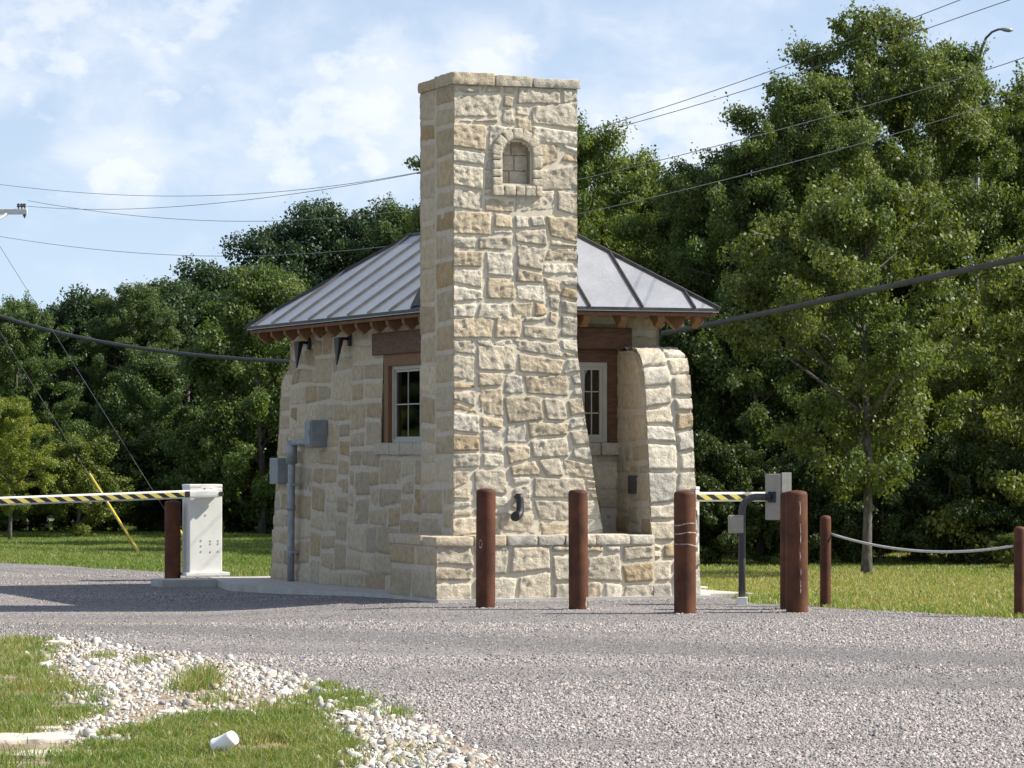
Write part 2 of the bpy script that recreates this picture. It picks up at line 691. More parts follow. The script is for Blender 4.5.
def tend(z):
    if z < 2.15:
        return 6.96 - .16 * (z / 2.15)
    if z < 2.36:
        k = (z - 2.15) / .21
        return 6.8 - .30 * (1 - math.sqrt(max(0, 1 - k * k)))
    return 6.5


# side wall facing the left lane
def S_left(x, y, d):
    z = -.05 + y
    t = .95 + x
    if t > 5.5:
        t = 5.5 + (t - 5.5) * (tend(z) - 5.5) / (6.96 - 5.5)
    return L3(sl(z) - d, t, z)


LW = (1.32, 3.26, 1.52, 2.44)                       # window opening: t0, t1, z0, z1
st = Stones()
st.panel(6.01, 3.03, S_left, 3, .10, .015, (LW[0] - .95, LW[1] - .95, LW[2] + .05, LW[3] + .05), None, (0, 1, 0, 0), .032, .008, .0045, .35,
         [(6, 2), (4, 2), (8, 2), (5, 3), (7, 3), (5, 2), (3, 2), (6, 2), (4, 2), (7, 2), (5, 2), (4, 3)], .5, mortar=.007, tint=(.86, .80, .69))  # left-facing side: its shade and brown weathering are in the tint
# back wall and back buttress
st.panel(2.2, 3.03, lambda x, y, d: L3(sl(y - .05) + x, (tend(y - .05) if x < .5 else 6.5) + d, y - .05), 5, .11, .016, None, None, (1, 1, 0, 0), .05)
st.build('wall', gate_house, None, 'mortar_shade')
# front wall behind the pillar
FW = (1.72, 2.25, 1.52, 2.45)
st = Stones()
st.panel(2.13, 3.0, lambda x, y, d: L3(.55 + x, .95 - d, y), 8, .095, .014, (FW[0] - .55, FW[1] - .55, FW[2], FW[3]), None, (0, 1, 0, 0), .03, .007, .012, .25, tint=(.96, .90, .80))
st.build('wall', gate_house)
st = Stones()
st.panel(5.55, 3.0, lambda x, y, d: L3(2.68 + d, .95 + x, y), 9, .1, .016, None, None, (1, 1, 0, 0), .045)
st.build('wall', gate_house)

# corner pier that flares towards its foot
prof = [(.0, .0), (.03, .35), (.10, .9), (.16, 1.5), (.21, 1.95), (.24, 2.15), (.29, 2.28), (.36, 2.37), (.46, 2.42), (.62, 2.435), (.98, 2.44)]
plen = [0]
for a, b in zip(prof, prof[1:]):
    plen.append(plen[-1] + math.dist(a, b))


def prof_at(y):
    for i in range(len(prof) - 1):
        if y <= plen[i + 1] or i == len(prof) - 2:
            k = (y - plen[i]) / (plen[i + 1] - plen[i])
            k = min(max(k, -.2), 1.2)
            a, b = prof[i], prof[i + 1]
            d = Vector((b[0] - a[0], b[1] - a[1])).normalized()
            return a[0] + (b[0] - a[0]) * k, a[1] + (b[1] - a[1]) * k, -d.y, d.x


def pier_front(z):
    for a, b in zip(prof, prof[1:]):
        if z <= b[1]:
            return a[0] + (b[0] - a[0]) * (z - a[1]) / max(1e-6, b[1] - a[1])
    return prof[-1][0]


def S_pf(x, y, d):
    t, z, nt_, nz = prof_at(y)
    return L3(2.25 + x, t + nt_ * d, z + nz * d)


st = Stones()
st.panel(.45, plen[-1], S_pf, 21, .095, .024, None, None, (1, 1, 0, 0), .018, .013, .007, .4,
         [(3, 2), (2, 2), (4, 2), (3, 3), (2, 2), (1, 2), (5, 3)], .5)
zcap = 2.43


def S_pl(x, y, d, s0, sg):
    z = y
    tf = pier_front(z)
    return L3(s0 + sg * d, tf + x / .97 * (.97 - tf), z)


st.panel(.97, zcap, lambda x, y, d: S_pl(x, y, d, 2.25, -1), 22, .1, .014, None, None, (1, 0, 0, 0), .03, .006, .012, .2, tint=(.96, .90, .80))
st.panel(.97, zcap, lambda x, y, d: S_pl(x, y, d, 2.70, 1), 23, .1, .02, None, None, (1, 0, 0, 0), .03)
pier = st.build('buttress', gate_house)
m = MB()
m.box((2.235 - .012, .42, 1.02), (2.25, .62, 1.20))
m.build('vent_cover', M['dark_steel'], pier, .004)

# tall stone pillar
CS0, CS1, CT0, CT1, CH = .292, 1.535, .315, 1.24, 4.965


def c_right(z):
    return CS1 + (.0 if z > 2.5 else .30 * (1 - (z - .5) / 2.0) ** 1.25 if z > .5 else .30)


def S_cf(x, y, d):
    z = .5 + y
    return L3(CS0 + x / (CS1 - CS0) * (c_right(z) - CS0), CT0 - d, z)


NC, NZ0, NZS = .925, 4.00, 4.29                    # niche: centre, floor, springing
NR = .158


def niche(x, y, mort):
    s, z = CS0 + x, .5 + y
    e = -.02 if mort else .055
    rr_ = NR + e
    if z < NZ0 - e:
        return False
    if z <= NZS:
        return abs(s - NC) < rr_
    return math.hypot(s - NC, z - NZS) < rr_


st = Stones()
W0 = CS1 - CS0
SZ = [(4, 2), (3, 2), (4, 3), (4, 3), (5, 3), (2, 2), (5, 2), (3, 1), (6, 3), (3, 2), (3, 3), (5, 3), (4, 2), (3, 2), (2, 1), (6, 2), (5, 3)]
st.panel(W0, CH - .5, S_cf, 31, .077, .019, None, niche, (1, 1, 0, 0), .0145, .0135, .005, .6, SZ, 1.3, .02, .007)
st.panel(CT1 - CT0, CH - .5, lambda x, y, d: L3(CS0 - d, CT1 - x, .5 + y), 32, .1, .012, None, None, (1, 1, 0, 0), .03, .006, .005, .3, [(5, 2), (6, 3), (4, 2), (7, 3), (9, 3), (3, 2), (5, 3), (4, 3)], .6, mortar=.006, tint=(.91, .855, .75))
st.panel(CT1 - CT0, CH - .5, lambda x, y, d: L3(c_right(.5 + y) + d, CT0 + x, .5 + y), 33, .1, .02, None, None, (1, 1, 0, 0), .03)
st.panel(W0, CH - 2.6, lambda x, y, d: L3(CS1 - x, CT1 + d, 2.6 + y), 34, .1, .02, None, None, (1, 1, 0, 0), .04)
pillar = st.build('pillar', gate_house)
# capstones
st = Stones()
r_ = random.Random(4)
xs = [CS0 - .045, CS0 + .40, CS0 + .79, CS1 + .045]
hts = [5.075, 5.06, 5.045]
for i in range(3):
    st.block((xs[i] + .004, CT0 - .05, CH - .01), (xs[i + 1] - .004, CT0 + .47, hts[i]), L3, 60 + i, .018, .014, .018,
             [(.50, .43, .31), (.53, .47, .37), (.50, .46, .38)][i])
    st.block((xs[i] + .004, CT0 + .478, CH - .01), (xs[i + 1] - .004, CT1 + .05, hts[i] - .01), L3, 70 + i, .014, .022, .03)
st.build('capstone', pillar)
# niche: recess and its ring of small stones
m = MB()
n = 14
ring = [(NC - NR - .03, NZ0 - .03), (NC - NR - .03, NZS)] + \
       [(NC - (NR + .03) * math.cos(math.pi * k / n), NZS + (NR + .03) * math.sin(math.pi * k / n)) for k in range(1, n)] + \
       [(NC + NR + .03, NZS), (NC + NR + .03, NZ0 - .03)]
k = len(ring)
v = [L3(a, CT0 + .003, b) for a, b in ring] + [L3(a, CT0 + .12, b) for a, b in ring]
m.add(v, [(i, (i + 1) % k, k + (i + 1) % k, k + i) for i in range(k)] + [tuple(range(k, 2 * k))])
nich = m.build('niche', M['mortar'], pillar)
st = Stones()
for row, (z0, z1, cuts) in enumerate([(NZ0 + .002, NZ0 + .15, (.0, .38, 1.0)), (NZ0 + .155, NZ0 + .30, (.0, .55, 1.0)), (NZ0 + .305, NZ0 + .45, (0, .45, 1))]):
    for q in range(2):
        x0, x1 = NC - NR + 2 * NR * cuts[q], NC - NR + 2 * NR * cuts[q + 1]
        st.block((x0 + .003, CT0 + .095, z0), (x1 - .003, CT0 + .13, z1), L3, 200 + row * 2 + q, .008, .008, .02, (.60, .53, .42) if (row + q) % 3 else (.57, .49, .37))
st.build('back_stone', nich)
st = Stones()
q = 0
for sg in (-1, 1):
    zz = NZ0 - .005
    while zz < NZS - .02:
        hgt = r_.uniform(.075, .105)
        z1 = min(zz + hgt, NZS + .015)
        if NZS - z1 < .03:
            z1 = NZS + .01
        a, b = NC + sg * NR, NC + sg * (NR + .10)
        st.block((min(a, b), CT0 - .052, zz + .004), (max(a, b), CT0 + .06, z1 - .001), L3, 90 + q, .010, .014, .014, (.57, .51, .40))
        q += 1
        zz = z1
nv_ = 7
for i in range(nv_):
    a0, a1 = math.pi * i / nv_, math.pi * (i + 1) / nv_
    am = (a0 + a1) / 2
    ca, sa = math.cos(am), math.sin(am)
    hw = (NR + .06) * (a1 - a0) / 2 * .99

    def xf(x, y, z, ca=ca, sa=sa):
        rad = NR + z
        return L3(NC + ca * rad - sa * x, y, NZS + sa * rad + ca * x)
    st.block((-hw, CT0 - .055, 0), (hw, CT0 + .06, .105), xf, 110 + i, .010, .014, .014, (.58, .52, .41))
xx = NC - NR - .10
while xx < NC + NR + .09:
    w_ = r_.uniform(.085, .13)
    x1 = min(xx + w_, NC + NR + .10)
    st.block((xx + .001, CT0 - .06, NZ0 - .10), (x1 - .004, CT0 + .13, NZ0 + .002), L3, 130 + int(xx * 100), .010, .014, .014, (.56, .50, .39))
    xx = x1
st.build('surround', nich)
# black elbow pipe low on the pillar
m = MB()
pts = [(0.93, CT0 - .07, 1.03), (0.935, CT0 - .075, .98), (0.935, CT0 - .085, .90), (0.925, CT0 - .10, .845), (0.90, CT0 - .12, .815), (0.87, CT0 - .14, .81), (.855, CT0 - .15, .815)]
m.tube(pts, [.034, .037, .037, .038, .04, .046, .050], 14)
m.tube([(0.93, CT0 + .02, 1.0), (.93, CT0 - .07, 1.0)], .03, 12)
m.build('elbow_pipe', M['black_metal'], pillar)

# stone bench round the foot of the pillar
st = Stones()
BZ = .54
st.panel(2.245, BZ, lambda x, y, d: L3(x, -d, y), 41, .09, .020, None, None, (1, 0, 0, 0), .018, .013, .007, .4,
         [(4, 3), (5, 3), (3, 3), (4, 2), (3, 2), (2, 3), (4, 3)], 2.2)
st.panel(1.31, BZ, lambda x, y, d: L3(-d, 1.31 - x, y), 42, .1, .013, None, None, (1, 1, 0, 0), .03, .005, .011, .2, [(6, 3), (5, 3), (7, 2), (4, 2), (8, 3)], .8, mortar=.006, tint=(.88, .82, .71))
st.panel(.5, BZ, lambda x, y, d: L3(.5 - x, 1.31 + d, y), 43, .1, .013, None, None, (0, 1, 0, 0), .04)
bench = st.build('bench', gate_house)
st = Stones()
cuts = [-.03, .36, .70, 1.02, 1.30, 1.62, 1.98, 2.24]
for i in range(len(cuts) - 1):
    dep = 1.3 if i == 0 else CT0 + .1 if cuts[i] < 1.45 else 1.0
    st.block((cuts[i] + .004, -.04 + r_.uniform(-.006, .006), BZ - .004), (cuts[i + 1] - .004, .36 if i == 0 else dep, .632 + r_.uniform(-.006, .006)), L3, 150 + i, .011, .018, .022)
st.block((-.04, .365, BZ - .004), (.50, .80, .632), L3, 171, .009, .018, .03)
st.block((-.035, .806, BZ - .004), (.52, 1.34, .634), L3, 172, .009, .018, .03)
st.build('bench_cap', bench)

# ---- windows
def window(name_parent, xf, w, h, cols, rows, sashes, frame_w, fm):
    """opening plane: x 0..w, y 0..h, depth d positive outwards"""
    fr = MB()
    for a in ((0, 0, w, frame_w), (0, h - frame_w, w, h), (0, frame_w, frame_w, h - frame_w), (w - frame_w, frame_w, w, h - frame_w)):
        fr.box((a[0], a[1], -.03), (a[2], a[3], .02), xf)
    f = fr.build('window', fm, name_parent)
    iw = (w - 2 * frame_w) / sashes
    for k in range(sashes):
        x0, x1 = frame_w + iw * k, frame_w + iw * (k + 1)
        sm_ = MB()
        e = frame_w * .75
        for a in ((x0, frame_w, x1, frame_w + e), (x0, h - frame_w - e, x1, h - frame_w), (x0, frame_w + e, x0 + e, h - frame_w - e), (x1 - e, frame_w + e, x1, h - frame_w - e)):
            sm_.box((a[0] + .001, a[1] + .001, -.022), (a[2] - .001, a[3] - .001, .008 - .012 * k), xf)
        sm_.build('sash', fm, f)
        mm = MB()
        bw = .011
        for c in range(1, cols):
            x = x0 + e + (x1 - x0 - 2 * e) * c / cols
            mm.box((x - bw / 2, frame_w + e, -.018), (x + bw / 2, h - frame_w - e, -.004), xf)
        for c in range(1, rows):
            y = frame_w + e + (h - 2 * frame_w - 2 * e) * c / rows
            mm.box((x0 + e, y - bw / 2, -.017), (x1 - e, y + bw / 2, -.005), xf)
        mm.build('muntin', fm, f)
        g = MB()
        g.box((x0 + e * .5, frame_w + e * .5, -.014), (x1 - e * .5, h - frame_w - e * .5, -.010), xf)
        g.build('pane', M['glass'], f)
    return f


SLm = sl(2.0)
# left wall window, timber surround set in the opening
xl = lambda x, y, d: L3(SLm + .04 - d, LW[0] + x, LW[2] + y)
m = MB()
ow, oh = LW[1] - LW[0], LW[3] - LW[2]
for a in ((0, 0, .14, oh), (ow - .14, 0, ow, oh), (.14, oh - .12, ow - .14, oh)):
    m.box((a[0] - (.04 if a[0] == 0 else 0), a[1], -.22), (a[2] + (.04 if a[2] == ow else 0), a[3] + (.02 if a[3] == oh and a[0] else 0), .03), xl)
m.build('window_trim', M['trimwood'], gate_house, .004)
window(gate_house, lambda x, y, d: L3(SLm + .075 - d, LW[0] + .142 + x, LW[2] + .005 + y), ow - .284, oh - .127, 2, 2, 2, .036, M['cream_frame'])
m = MB()
m.box((sl(2.5) - .05, 1.05, 2.44), (sl(2.5) + .15, 3.53, 2.67))
m.build('lintel', M['wood'], gate_house, .012)
st = Stones()
tt = 1.28
while tt < 3.3:
    t1 = min(tt + r_.uniform(.3, .5), 3.36)
    if 3.36 - t1 < .15:
        t1 = 3.36
    st.block((sl(1.4) - .05, tt + .003, 1.40), (sl(1.4) + .16, t1 - .003, 1.525), L3, 300 + int(tt * 10), .006, .014, .03, (.50, .45, .36))
    tt = t1
st.build('sill', gate_house)
# front window
xf2 = lambda x, y, d: L3(FW[0] + x, .95 - .03 + .06 - d, FW[2] + y)
m = MB()
ow, oh = FW[1] - FW[0], FW[3] - FW[2]
for a in ((0, 0, .105, oh), (ow - .105, 0, ow, oh), (.105, oh - .125, ow - .105, oh)):
    m.box((a[0], a[1], -.2), (a[2], a[3], .055), xf2)
m.build('window_trim', M['wood'], gate_house, .004)
window(gate_house, lambda x, y, d: L3(FW[0] + .107 + x, .975 - d, FW[2] + .005 + y), ow - .214, oh - .132, 2, 3, 1, .045, M['cream_frame'])
m = MB()
m.box((1.45, .82, 2.45), (2.36, .99, 2.665))
m.build('lintel', M['wood'], gate_house, .012)
st = Stones()
st.block((1.60, .88, 1.40), (2.05, 1.1, 1.523), L3, 320, .006, .014, .03, (.49, .44, .35))
st.block((2.055, .88, 1.40), (2.27, 1.1, 1.523), L3, 321, .006, .014, .03, (.50, .45, .36))
st.build('sill', gate_house)

# interior floor
m = MB()
m.box((.62, 1.0, .0), (2.66, 6.48, .05))
m.build('floor_slab', M['concrete'], gate_house)

# ---- roof
E = [Vector((.32, .335, 2.845)), Vector((3.08, .335, 2.845)), Vector((2.91, 6.8, 2.845)), Vector((.15, 6.8, 2.845))]
R0, R1 = Vector((1.70, 1.75, 3.83)), Vector((1.605, 5.35, 3.83))
th = Vector((0, 0, -.035))
m = MB()
v = E + [R0, R1]
vb = [p + th for p in v]
m.add(v + vb, [(0, 1, 4), (1, 2, 5, 4), (2, 3, 5), (3, 0, 4, 5),
               (6, 10, 7), (7, 10, 11, 8), (8, 11, 9), (9, 11, 10, 6),
               (0, 6, 7, 1), (1, 7, 8, 2), (2, 8, 9, 3), (3, 9, 6, 0)])
roof = m.build('roof', M['roof'], gate_house)
m = MB()
dz = Vector((0, 0, -.045))
ins = [E[0] + Vector((.03, .03, 0)), E[1] + Vector((-.03, .03, 0)), E[2] + Vector((-.03, -.03, 0)), E[3] + Vector((.03, -.03, 0)), R0 + Vector((0, 0, -.01)), R1 + Vector((0, 0, -.01))]
v = [p + dz for p in ins]
vb = [p + dz * 1.7 for p in ins]
m.add(v + vb, [(0, 1, 4), (1, 2, 5, 4), (2, 3, 5), (3, 0, 4, 5), (6, 10, 7), (7, 10, 11, 8), (8, 11, 9), (9, 11, 10, 6),
               (0, 6, 7, 1), (1, 7, 8, 2), (2, 8, 9, 3), (3, 9, 6, 0)])
m.build('soffit', M['deck'], gate_house)


def barq(mb, p, q, w, h, up=Vector((0, 0, 1)), sink=.006):
    d = (q - p).normalized()
    side = d.cross(up).normalized() * (w / 2)
    n_ = side.cross(d).normalized()
    lo, hi = -n_ * sink, n_ * h
    mb.add([p - side + lo, p + side + lo, q + side + lo, q - side + lo, p - side + hi, p + side + hi, q + side + hi, q - side + hi],
           [(0, 3, 2, 1), (4, 5, 6, 7), (0, 1, 5, 4), (1, 2, 6, 5), (2, 3, 7, 6), (3, 0, 4, 7)])


# standing seams, eave to hip or ridge; each slope as (eave a, eave b, ridge a, ridge b)
def slope_seams(a, b, ra, rb, step, first):
    out = []
    ln = (b - a).length
    e = (b - a) / ln
    up_ = (ra - a) - e * (ra - a).dot(e)          # horizontal-perpendicular run up the slope
    run = up_.length
    up_n = up_ / run
    fa, fb = (ra - a).dot(e), (rb - a).dot(e)
    x = first
    while x < ln - .05:
        k = 1.0
        if x < fa:
            k = x / fa
        elif x > fb:
            k = (ln - x) / (ln - fb)
        p = a + e * x
        q = p + up_n * run * k
        nrm = e.cross(up_n)
        if nrm.z < 0:
            nrm = -nrm
        d = (q - p)
        side = e * .011
        lo, hi = -nrm * .004, nrm * .027
        p = p - up_n * .004
        mb = MB()
        out.append(mb)
        mb.add([p - side + lo, p + side + lo, q + side + lo, q - side + lo, p - side * .6 + hi, p + side * .6 + hi, q + side * .6 + hi, q - side * .6 + hi],
               [(0, 3, 2, 1), (4, 5, 6, 7), (0, 1, 5, 4), (1, 2, 6, 5), (2, 3, 7, 6), (3, 0, 4, 7)])
        x += step
    return out


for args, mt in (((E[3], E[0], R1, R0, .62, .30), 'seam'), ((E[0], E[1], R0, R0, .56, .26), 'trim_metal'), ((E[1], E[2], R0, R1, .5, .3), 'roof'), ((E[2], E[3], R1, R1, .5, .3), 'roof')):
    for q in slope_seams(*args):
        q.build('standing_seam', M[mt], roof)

m = MB()
for a, b in ((E[0], R0), (E[1], R0), (E[2], R1), (E[3], R1), (R0, R1)):
    d = (b - a).normalized()
    barq(m, a - d * .01, b + d * .02, .04, .024)
m.build('hip_cap', M['trim_metal'], roof)
m = MB()
for a, b in ((E[0], E[1]), (E[1], E[2]), (E[2], E[3]), (E[3], E[0])):
    d = (b - a).normalized()
    out = Vector((d.y, -d.x, 0))
    p, q = a + out * .006 + Vector((0, 0, .004)), b + out * .006 + Vector((0, 0, .004))
    m.add([p, q, q + Vector((0, 0, -.03)), p + Vector((0, 0, -.03)), p - out * .012, q - out * .012, q - out * .012 + Vector((0, 0, -.03)), p - out * .012 + Vector((0, 0, -.03))],
          [(0, 1, 2, 3), (4, 7, 6, 5), (0, 4, 5, 1), (3, 2, 6, 7), (0, 3, 7, 4), (1, 5, 6, 2)])
m.build('drip_edge', M['trim_metal'], roof)
# flashing saddle beside the pillar
m = MB()
m.prism([(1.22, .02), (1.62, .02), (1.24, .26)], .30, .62, lambda a, b, h: L3(h, a, 2.845 + (h - .28) * .70 + b))
m.build('flashing', M['trim_metal'], roof)


def rafter(p_out, p_in, w=.07, drop=.15):
    mb = MB()
    d = p_in - p_out
    hd = Vector((d.x, d.y, 0)).normalized()
    sd = Vector((-hd.y, hd.x, 0)) * (w / 2)
    pts = [p_out, p_out + hd * .015 + Vector((0, 0, -drop * .55)), p_out + hd * .10 + Vector((0, 0, -drop)), p_in + Vector((0, 0, -drop)), p_in]
    v = [p - sd for p in pts] + [p + sd for p in pts]
    k = len(pts)
    mb.add(v, [tuple(range(k)), tuple(range(2 * k - 1, k - 1, -1))] + [(i, k + i, k + (i + 1) % k, (i + 1) % k) for i in range(k)])
    mb.build('rafter', M['trimwood'], gate_house)


def rafters(a, b, ra, count, depth, skip=lambda p: False):
    e = (b - a).normalized()
    nrm = Vector((-e.y, e.x, 0))
    if nrm.dot(ra - a) < 0:
        nrm = -nrm
    rise = .70 * depth
    for i in range(count):
        p = a + (b - a) * ((i + .5) / count) + nrm * .05 + Vector((0, 0, -.075 + .035))
        if skip(p):
            continue
        x = min((p - a).length, (b - p).length)
        dp = min(depth, max(.12, x - .12))
        rafter(p, p + nrm * dp + Vector((0, 0, .70 * dp)))


rafters(E[3], E[0], R0, 14, .42, lambda p: p.y < 1.35)
rafters(E[0], E[1], R0, 7, .58, lambda p: p.x < 1.6)
rafters(E[1], E[2], R0, 14, .35)
rafters(E[2], E[3], R1, 6, .35)

# ---- fixtures on the side wall
def wall_lamp(t, z, s0=None, sg=-1):
    s0 = sl(z) - .012 if s0 is None else s0
    mb = MB()
    mb.box((min(s0, s0 + sg * .03), t - .04, z - .035), (max(s0, s0 + sg * .03), t + .04, z + .10))
    pl = mb.build('wall_lamp', M['black_metal'], gate_house, .006)
    mb = MB()
    mb.tube([(s0 + sg * .02, t, z + .04), (s0 + sg * .08, t, z + .045), (s0 + sg * .13, t, z + .04)], .016, 8)
    mb.build('arm', M['black_metal'], pl)
    mb = MB()
    # half-cone shade, flat outwards, point downwards
    vs, k = [], 9
    for rr_, zz in ((.085, .055), (.085, .045), (.012, -.24)):
        for i in range(k):
            a = math.pi * i / (k - 1)
            vs.append((s0 + sg * (.16 - rr_ * math.sin(a) * .95), t + rr_ * math.cos(a), z + zz))
    fs = []
    for j in range(2):
        for i in range(k - 1):
            fs.append((j * k + i, j * k + i + 1, (j + 1) * k + i + 1, (j + 1) * k + i))
        fs.append((j * k + k - 1, j * k, (j + 1) * k, (j + 1) * k + k - 1))
    fs += [tuple(range(k)), tuple(range(3 * k - 1, 2 * k - 1, -1))]
    mb.add(vs, fs)
    mb.build('lamp_shade', M['black_metal'], pl)


wall_lamp(4.35, 2.60)
wall_lamp(5.78, 2.60)
wall_lamp(1.35, 2.62, 2.71, 1)

# meter box, conduit and junction box
def t_for_px(px, s):
    a = (px - CX) / F
    return ((OX + CT * s) - a * (OY + ST * s)) / (a * CT + ST)


tj = t_for_px(312, .40)
tc_ = t_for_px(290, .40)
tm = t_for_px(277, .45)
yj = OY + ST * .4 + CT * tj
zpx = lambda py, y: EYE + (HZ - py) / F * y
m = MB()
m.box((.36, tj - .09, zpx(447, yj)), (sl(1.4) + .0, tj + .12, zpx(420, yj)))
jb = m.build('junction_box', M['grey_metal'], gate_house, .008)
m = MB()
m.box((.348, tj - .08, zpx(445, yj)), (.361, tj + .11, zpx(422, yj)))
m.build('cover', M['grey_metal'], jb, .004)
m = MB()
m.box((.338, tj - .06, zpx(435, yj)), (.349, tj - .04, zpx(430, yj)))
m.build('latch', M['galv'], jb, .002)
m = MB()
zj = zpx(443, yj)
m.tube([(.41, tc_, -.02), (.41, tc_, .4), (.42, tc_, zj - .20), (.42, tc_, zj - .03), (.425, tc_ - .02, zj), (.43, tc_ - .08, zj + .005), (.43, tj + .10, zj + .01)],
       [.040, .040, .042, .042, .042, .036, .036], 14)
m.tube([(.42, tc_, zj - .23), (.42, tc_, zj + .03)], .062, 14)
m.tube([(.41, tc_, .78), (.41, tc_, .84)], .052, 14)
cd = m.build('conduit', M['galv'], gate_house)
for z in (.3, 1.05):
    m = MB()
    m.box((.38, tc_ - .07, z), (.50, tc_ + .07, z + .03))
    m.build('strap', M['galv'], cd)
m = MB()
ym = OY + ST * .45 + CT * tm
m.box((.40, tm - .18, zpx(484, ym)), (sl(1.2) + .02, tm + .13, zpx(458, ym)))
m.build('meter_box', M['grey_metal'], gate_house, .01)

# ------------------------------------------------------------------ concrete island
def slab(name, corners, top, thick, mat, sub=6):
    """corners: world (x,y); the top follows the ground"""
    mb = MB()
    n_ = len(corners)
    ring = []
    for i in range(n_):
        a, b = corners[i], corners[(i + 1) % n_]
        for k_ in range(sub):
            u = k_ / sub
            ring.append((a[0] + (b[0] - a[0]) * u, a[1] + (b[1] - a[1]) * u))
    up = [Vector((x, y, zg0(x, y) + top)) for x, y in ring]
    dn = [Vector((x, y, zg0(x, y) + top - thick)) for x, y in ring]
    k_ = len(ring)
    mb.add(up + dn, [tuple(range(k_))] + [(i, k_ + i, k_ + (i + 1) % k_, (i + 1) % k_) for i in range(k_)])
    o = mb.build(name, mat)
    o['kind'] = 'structure'
    return o


def wxy(s, t):
    p = W(s, t, 0)
    return (p.x, p.y)


slab('concrete_island', [wxy(-.02, -.09), wxy(2.8, -.09), wxy(2.95, .25), wxy(3.45, .25), wxy(3.7, 7.8), wxy(-.02, 7.8), wxy(-.38, 5.75), wxy(-.06, 1.5)], .035, .2, M['concrete'])
slab('concrete_footing', [wxy(-.84, 6.80), wxy(-.20, 6.80), wxy(-.20, 7.30), wxy(-.84, 7.30)], .045, .15, M['concrete'])

# ------------------------------------------------------------------ bollards
def bollard_mesh(rad, h):
    mb = MB()
    mb.lathe([(rad, -.15), (rad, .02), (rad, .3), (rad, .7), (rad, h - .035), (rad * .97, h - .018), (rad * .86, h - .006), (rad * .6, h + .002), (rad * .2, h + .006)], 28)
    return mb


BG = 'rusted steel bollards guarding the gatehouse'
specs = [
    (485.5, 608, 489, 19.5, 'rust brown bollard before the left part of the pillar, pale ring mark halfway up'),
    (578.5, 610, 490, 19.5, 'rust brown bollard before the right edge of the pillar, pale smear at its foot'),
    (685, 614, 491, 22, 'rust brown steel bollard with three thin pale bands, in front of the right stone pier'),
    (797, 613, 491, 22, 'thick rust brown bollard with pale vertical drips, just right of the card reader post'),
    (791, 610, 492, 22, 'rust brown bollard mostly hidden directly behind the pale-dripped bollard by the card reader'),
    (172.5, 581, 501, 16, 'dark rust brown bollard standing against the left side of the white gate cabinet'),
]
src = None
bpos = []
for i, (px, py, ty, wd, lab) in enumerate(specs):
    p = gp(px, py)
    rad = wd / F * p.y / 2
    h = EYE + (HZ - ty) / F * p.y - p.z
    if src is None:
        src = bollard_mesh(rad, h).build('bollard', M['rust'])
        o = src
        r0, h0 = rad, h
    else:
        o = src.copy()
        COL.objects.link(o)
        o.scale = (rad / r0, rad / r0, h / h0)
    o.location = p
    o.rotation_euler = (R(rnd.uniform(-.3, .3)), R(rnd.uniform(-.35, .35)), rnd.uniform(0, 6))
    tag(o, lab, 'bollard', BG)
    bpos.append((o, p, rad, h))


def band(parent, rad, z, w=.006, tilt=0.0, name='band'):
    mb = MB()
    k = 32
    pr = [(rad + .0015, z - w), (rad + .004, z), (rad + .0015, z + w)]
    vs = []
    for r__, zz in pr:
        for i in range(k):
            a = 2 * math.pi * i / k
            vs.append((r__ * math.cos(a), r__ * math.sin(a), zz + tilt * math.cos(a) + .004 * math.sin(3 * a)))
    mb.add(vs, [(j * k + i, j * k + (i + 1) % k, (j + 1) * k + (i + 1) % k, (j + 1) * k + i) for j in range(2) for i in range(k)], True)
    return mb.build(name, M['scuff'], parent)


o, p, rad, h = bpos[2]
for z, t_ in ((.80, .012), (.72, .006), (.615, -.01)):
    band(o, r0, z, .006, t_)


def patch(parent, rad, path, w, name, mat):
    """thin raised mark on the bollard's skin; path of (angle,z)"""
    mb = MB()
    vs = []
    for a, z in path:
        for sg in (-1, 1):
            aa = a + sg * w / rad
            vs.append(((rad + .002) * math.cos(aa), (rad + .002) * math.sin(aa), z))
    mb.add(vs, [(2 * i, 2 * i + 1, 2 * i + 3, 2 * i + 2) for i in range(len(path) - 1)])
    return mb.build(name, mat, parent)


def face_ang(o, off=0.0):
    return -math.pi / 2 + off - o.rotation_euler.z


o, p, rad, h = bpos[0]
a0 = face_ang(o, -.55)
mb = MB()
k = 20
vs = []
for r__ in (.028, .018):
    for i in range(k):
        an = 2 * math.pi * i / k
        aa = a0 + r__ * .7 * math.cos(an) / r0
        vs.append(((r0 + .002) * math.cos(aa), (r0 + .002) * math.sin(aa), .59 + r__ * 1.5 * math.sin(an)))
mb.add(vs, [(i, (i + 1) % k, k + (i + 1) % k, k + i) for i in range(k)])
mb.build('ring_mark', M['scuff'], o)
o, p, rad, h = bpos[1]
patch(o, r0, [(face_ang(o, 1.0), .01), (face_ang(o, .9), .06), (face_ang(o, 1.05), .12)], .014, 'foot_mark', M['scuff'])
o, p, rad, h = bpos[3]
for off, z0, z1 in ((.25, .18, .30), (.28, .34, .40), (.22, .47, .55), (.27, .62, .80), (.25, .88, 1.0)):
    patch(o, r0, [(face_ang(o, off), z0), (face_ang(o, off + .03), (z0 + z1) / 2), (face_ang(o, off - .02), z1)], .004, 'paint_drip', M['scuff'])

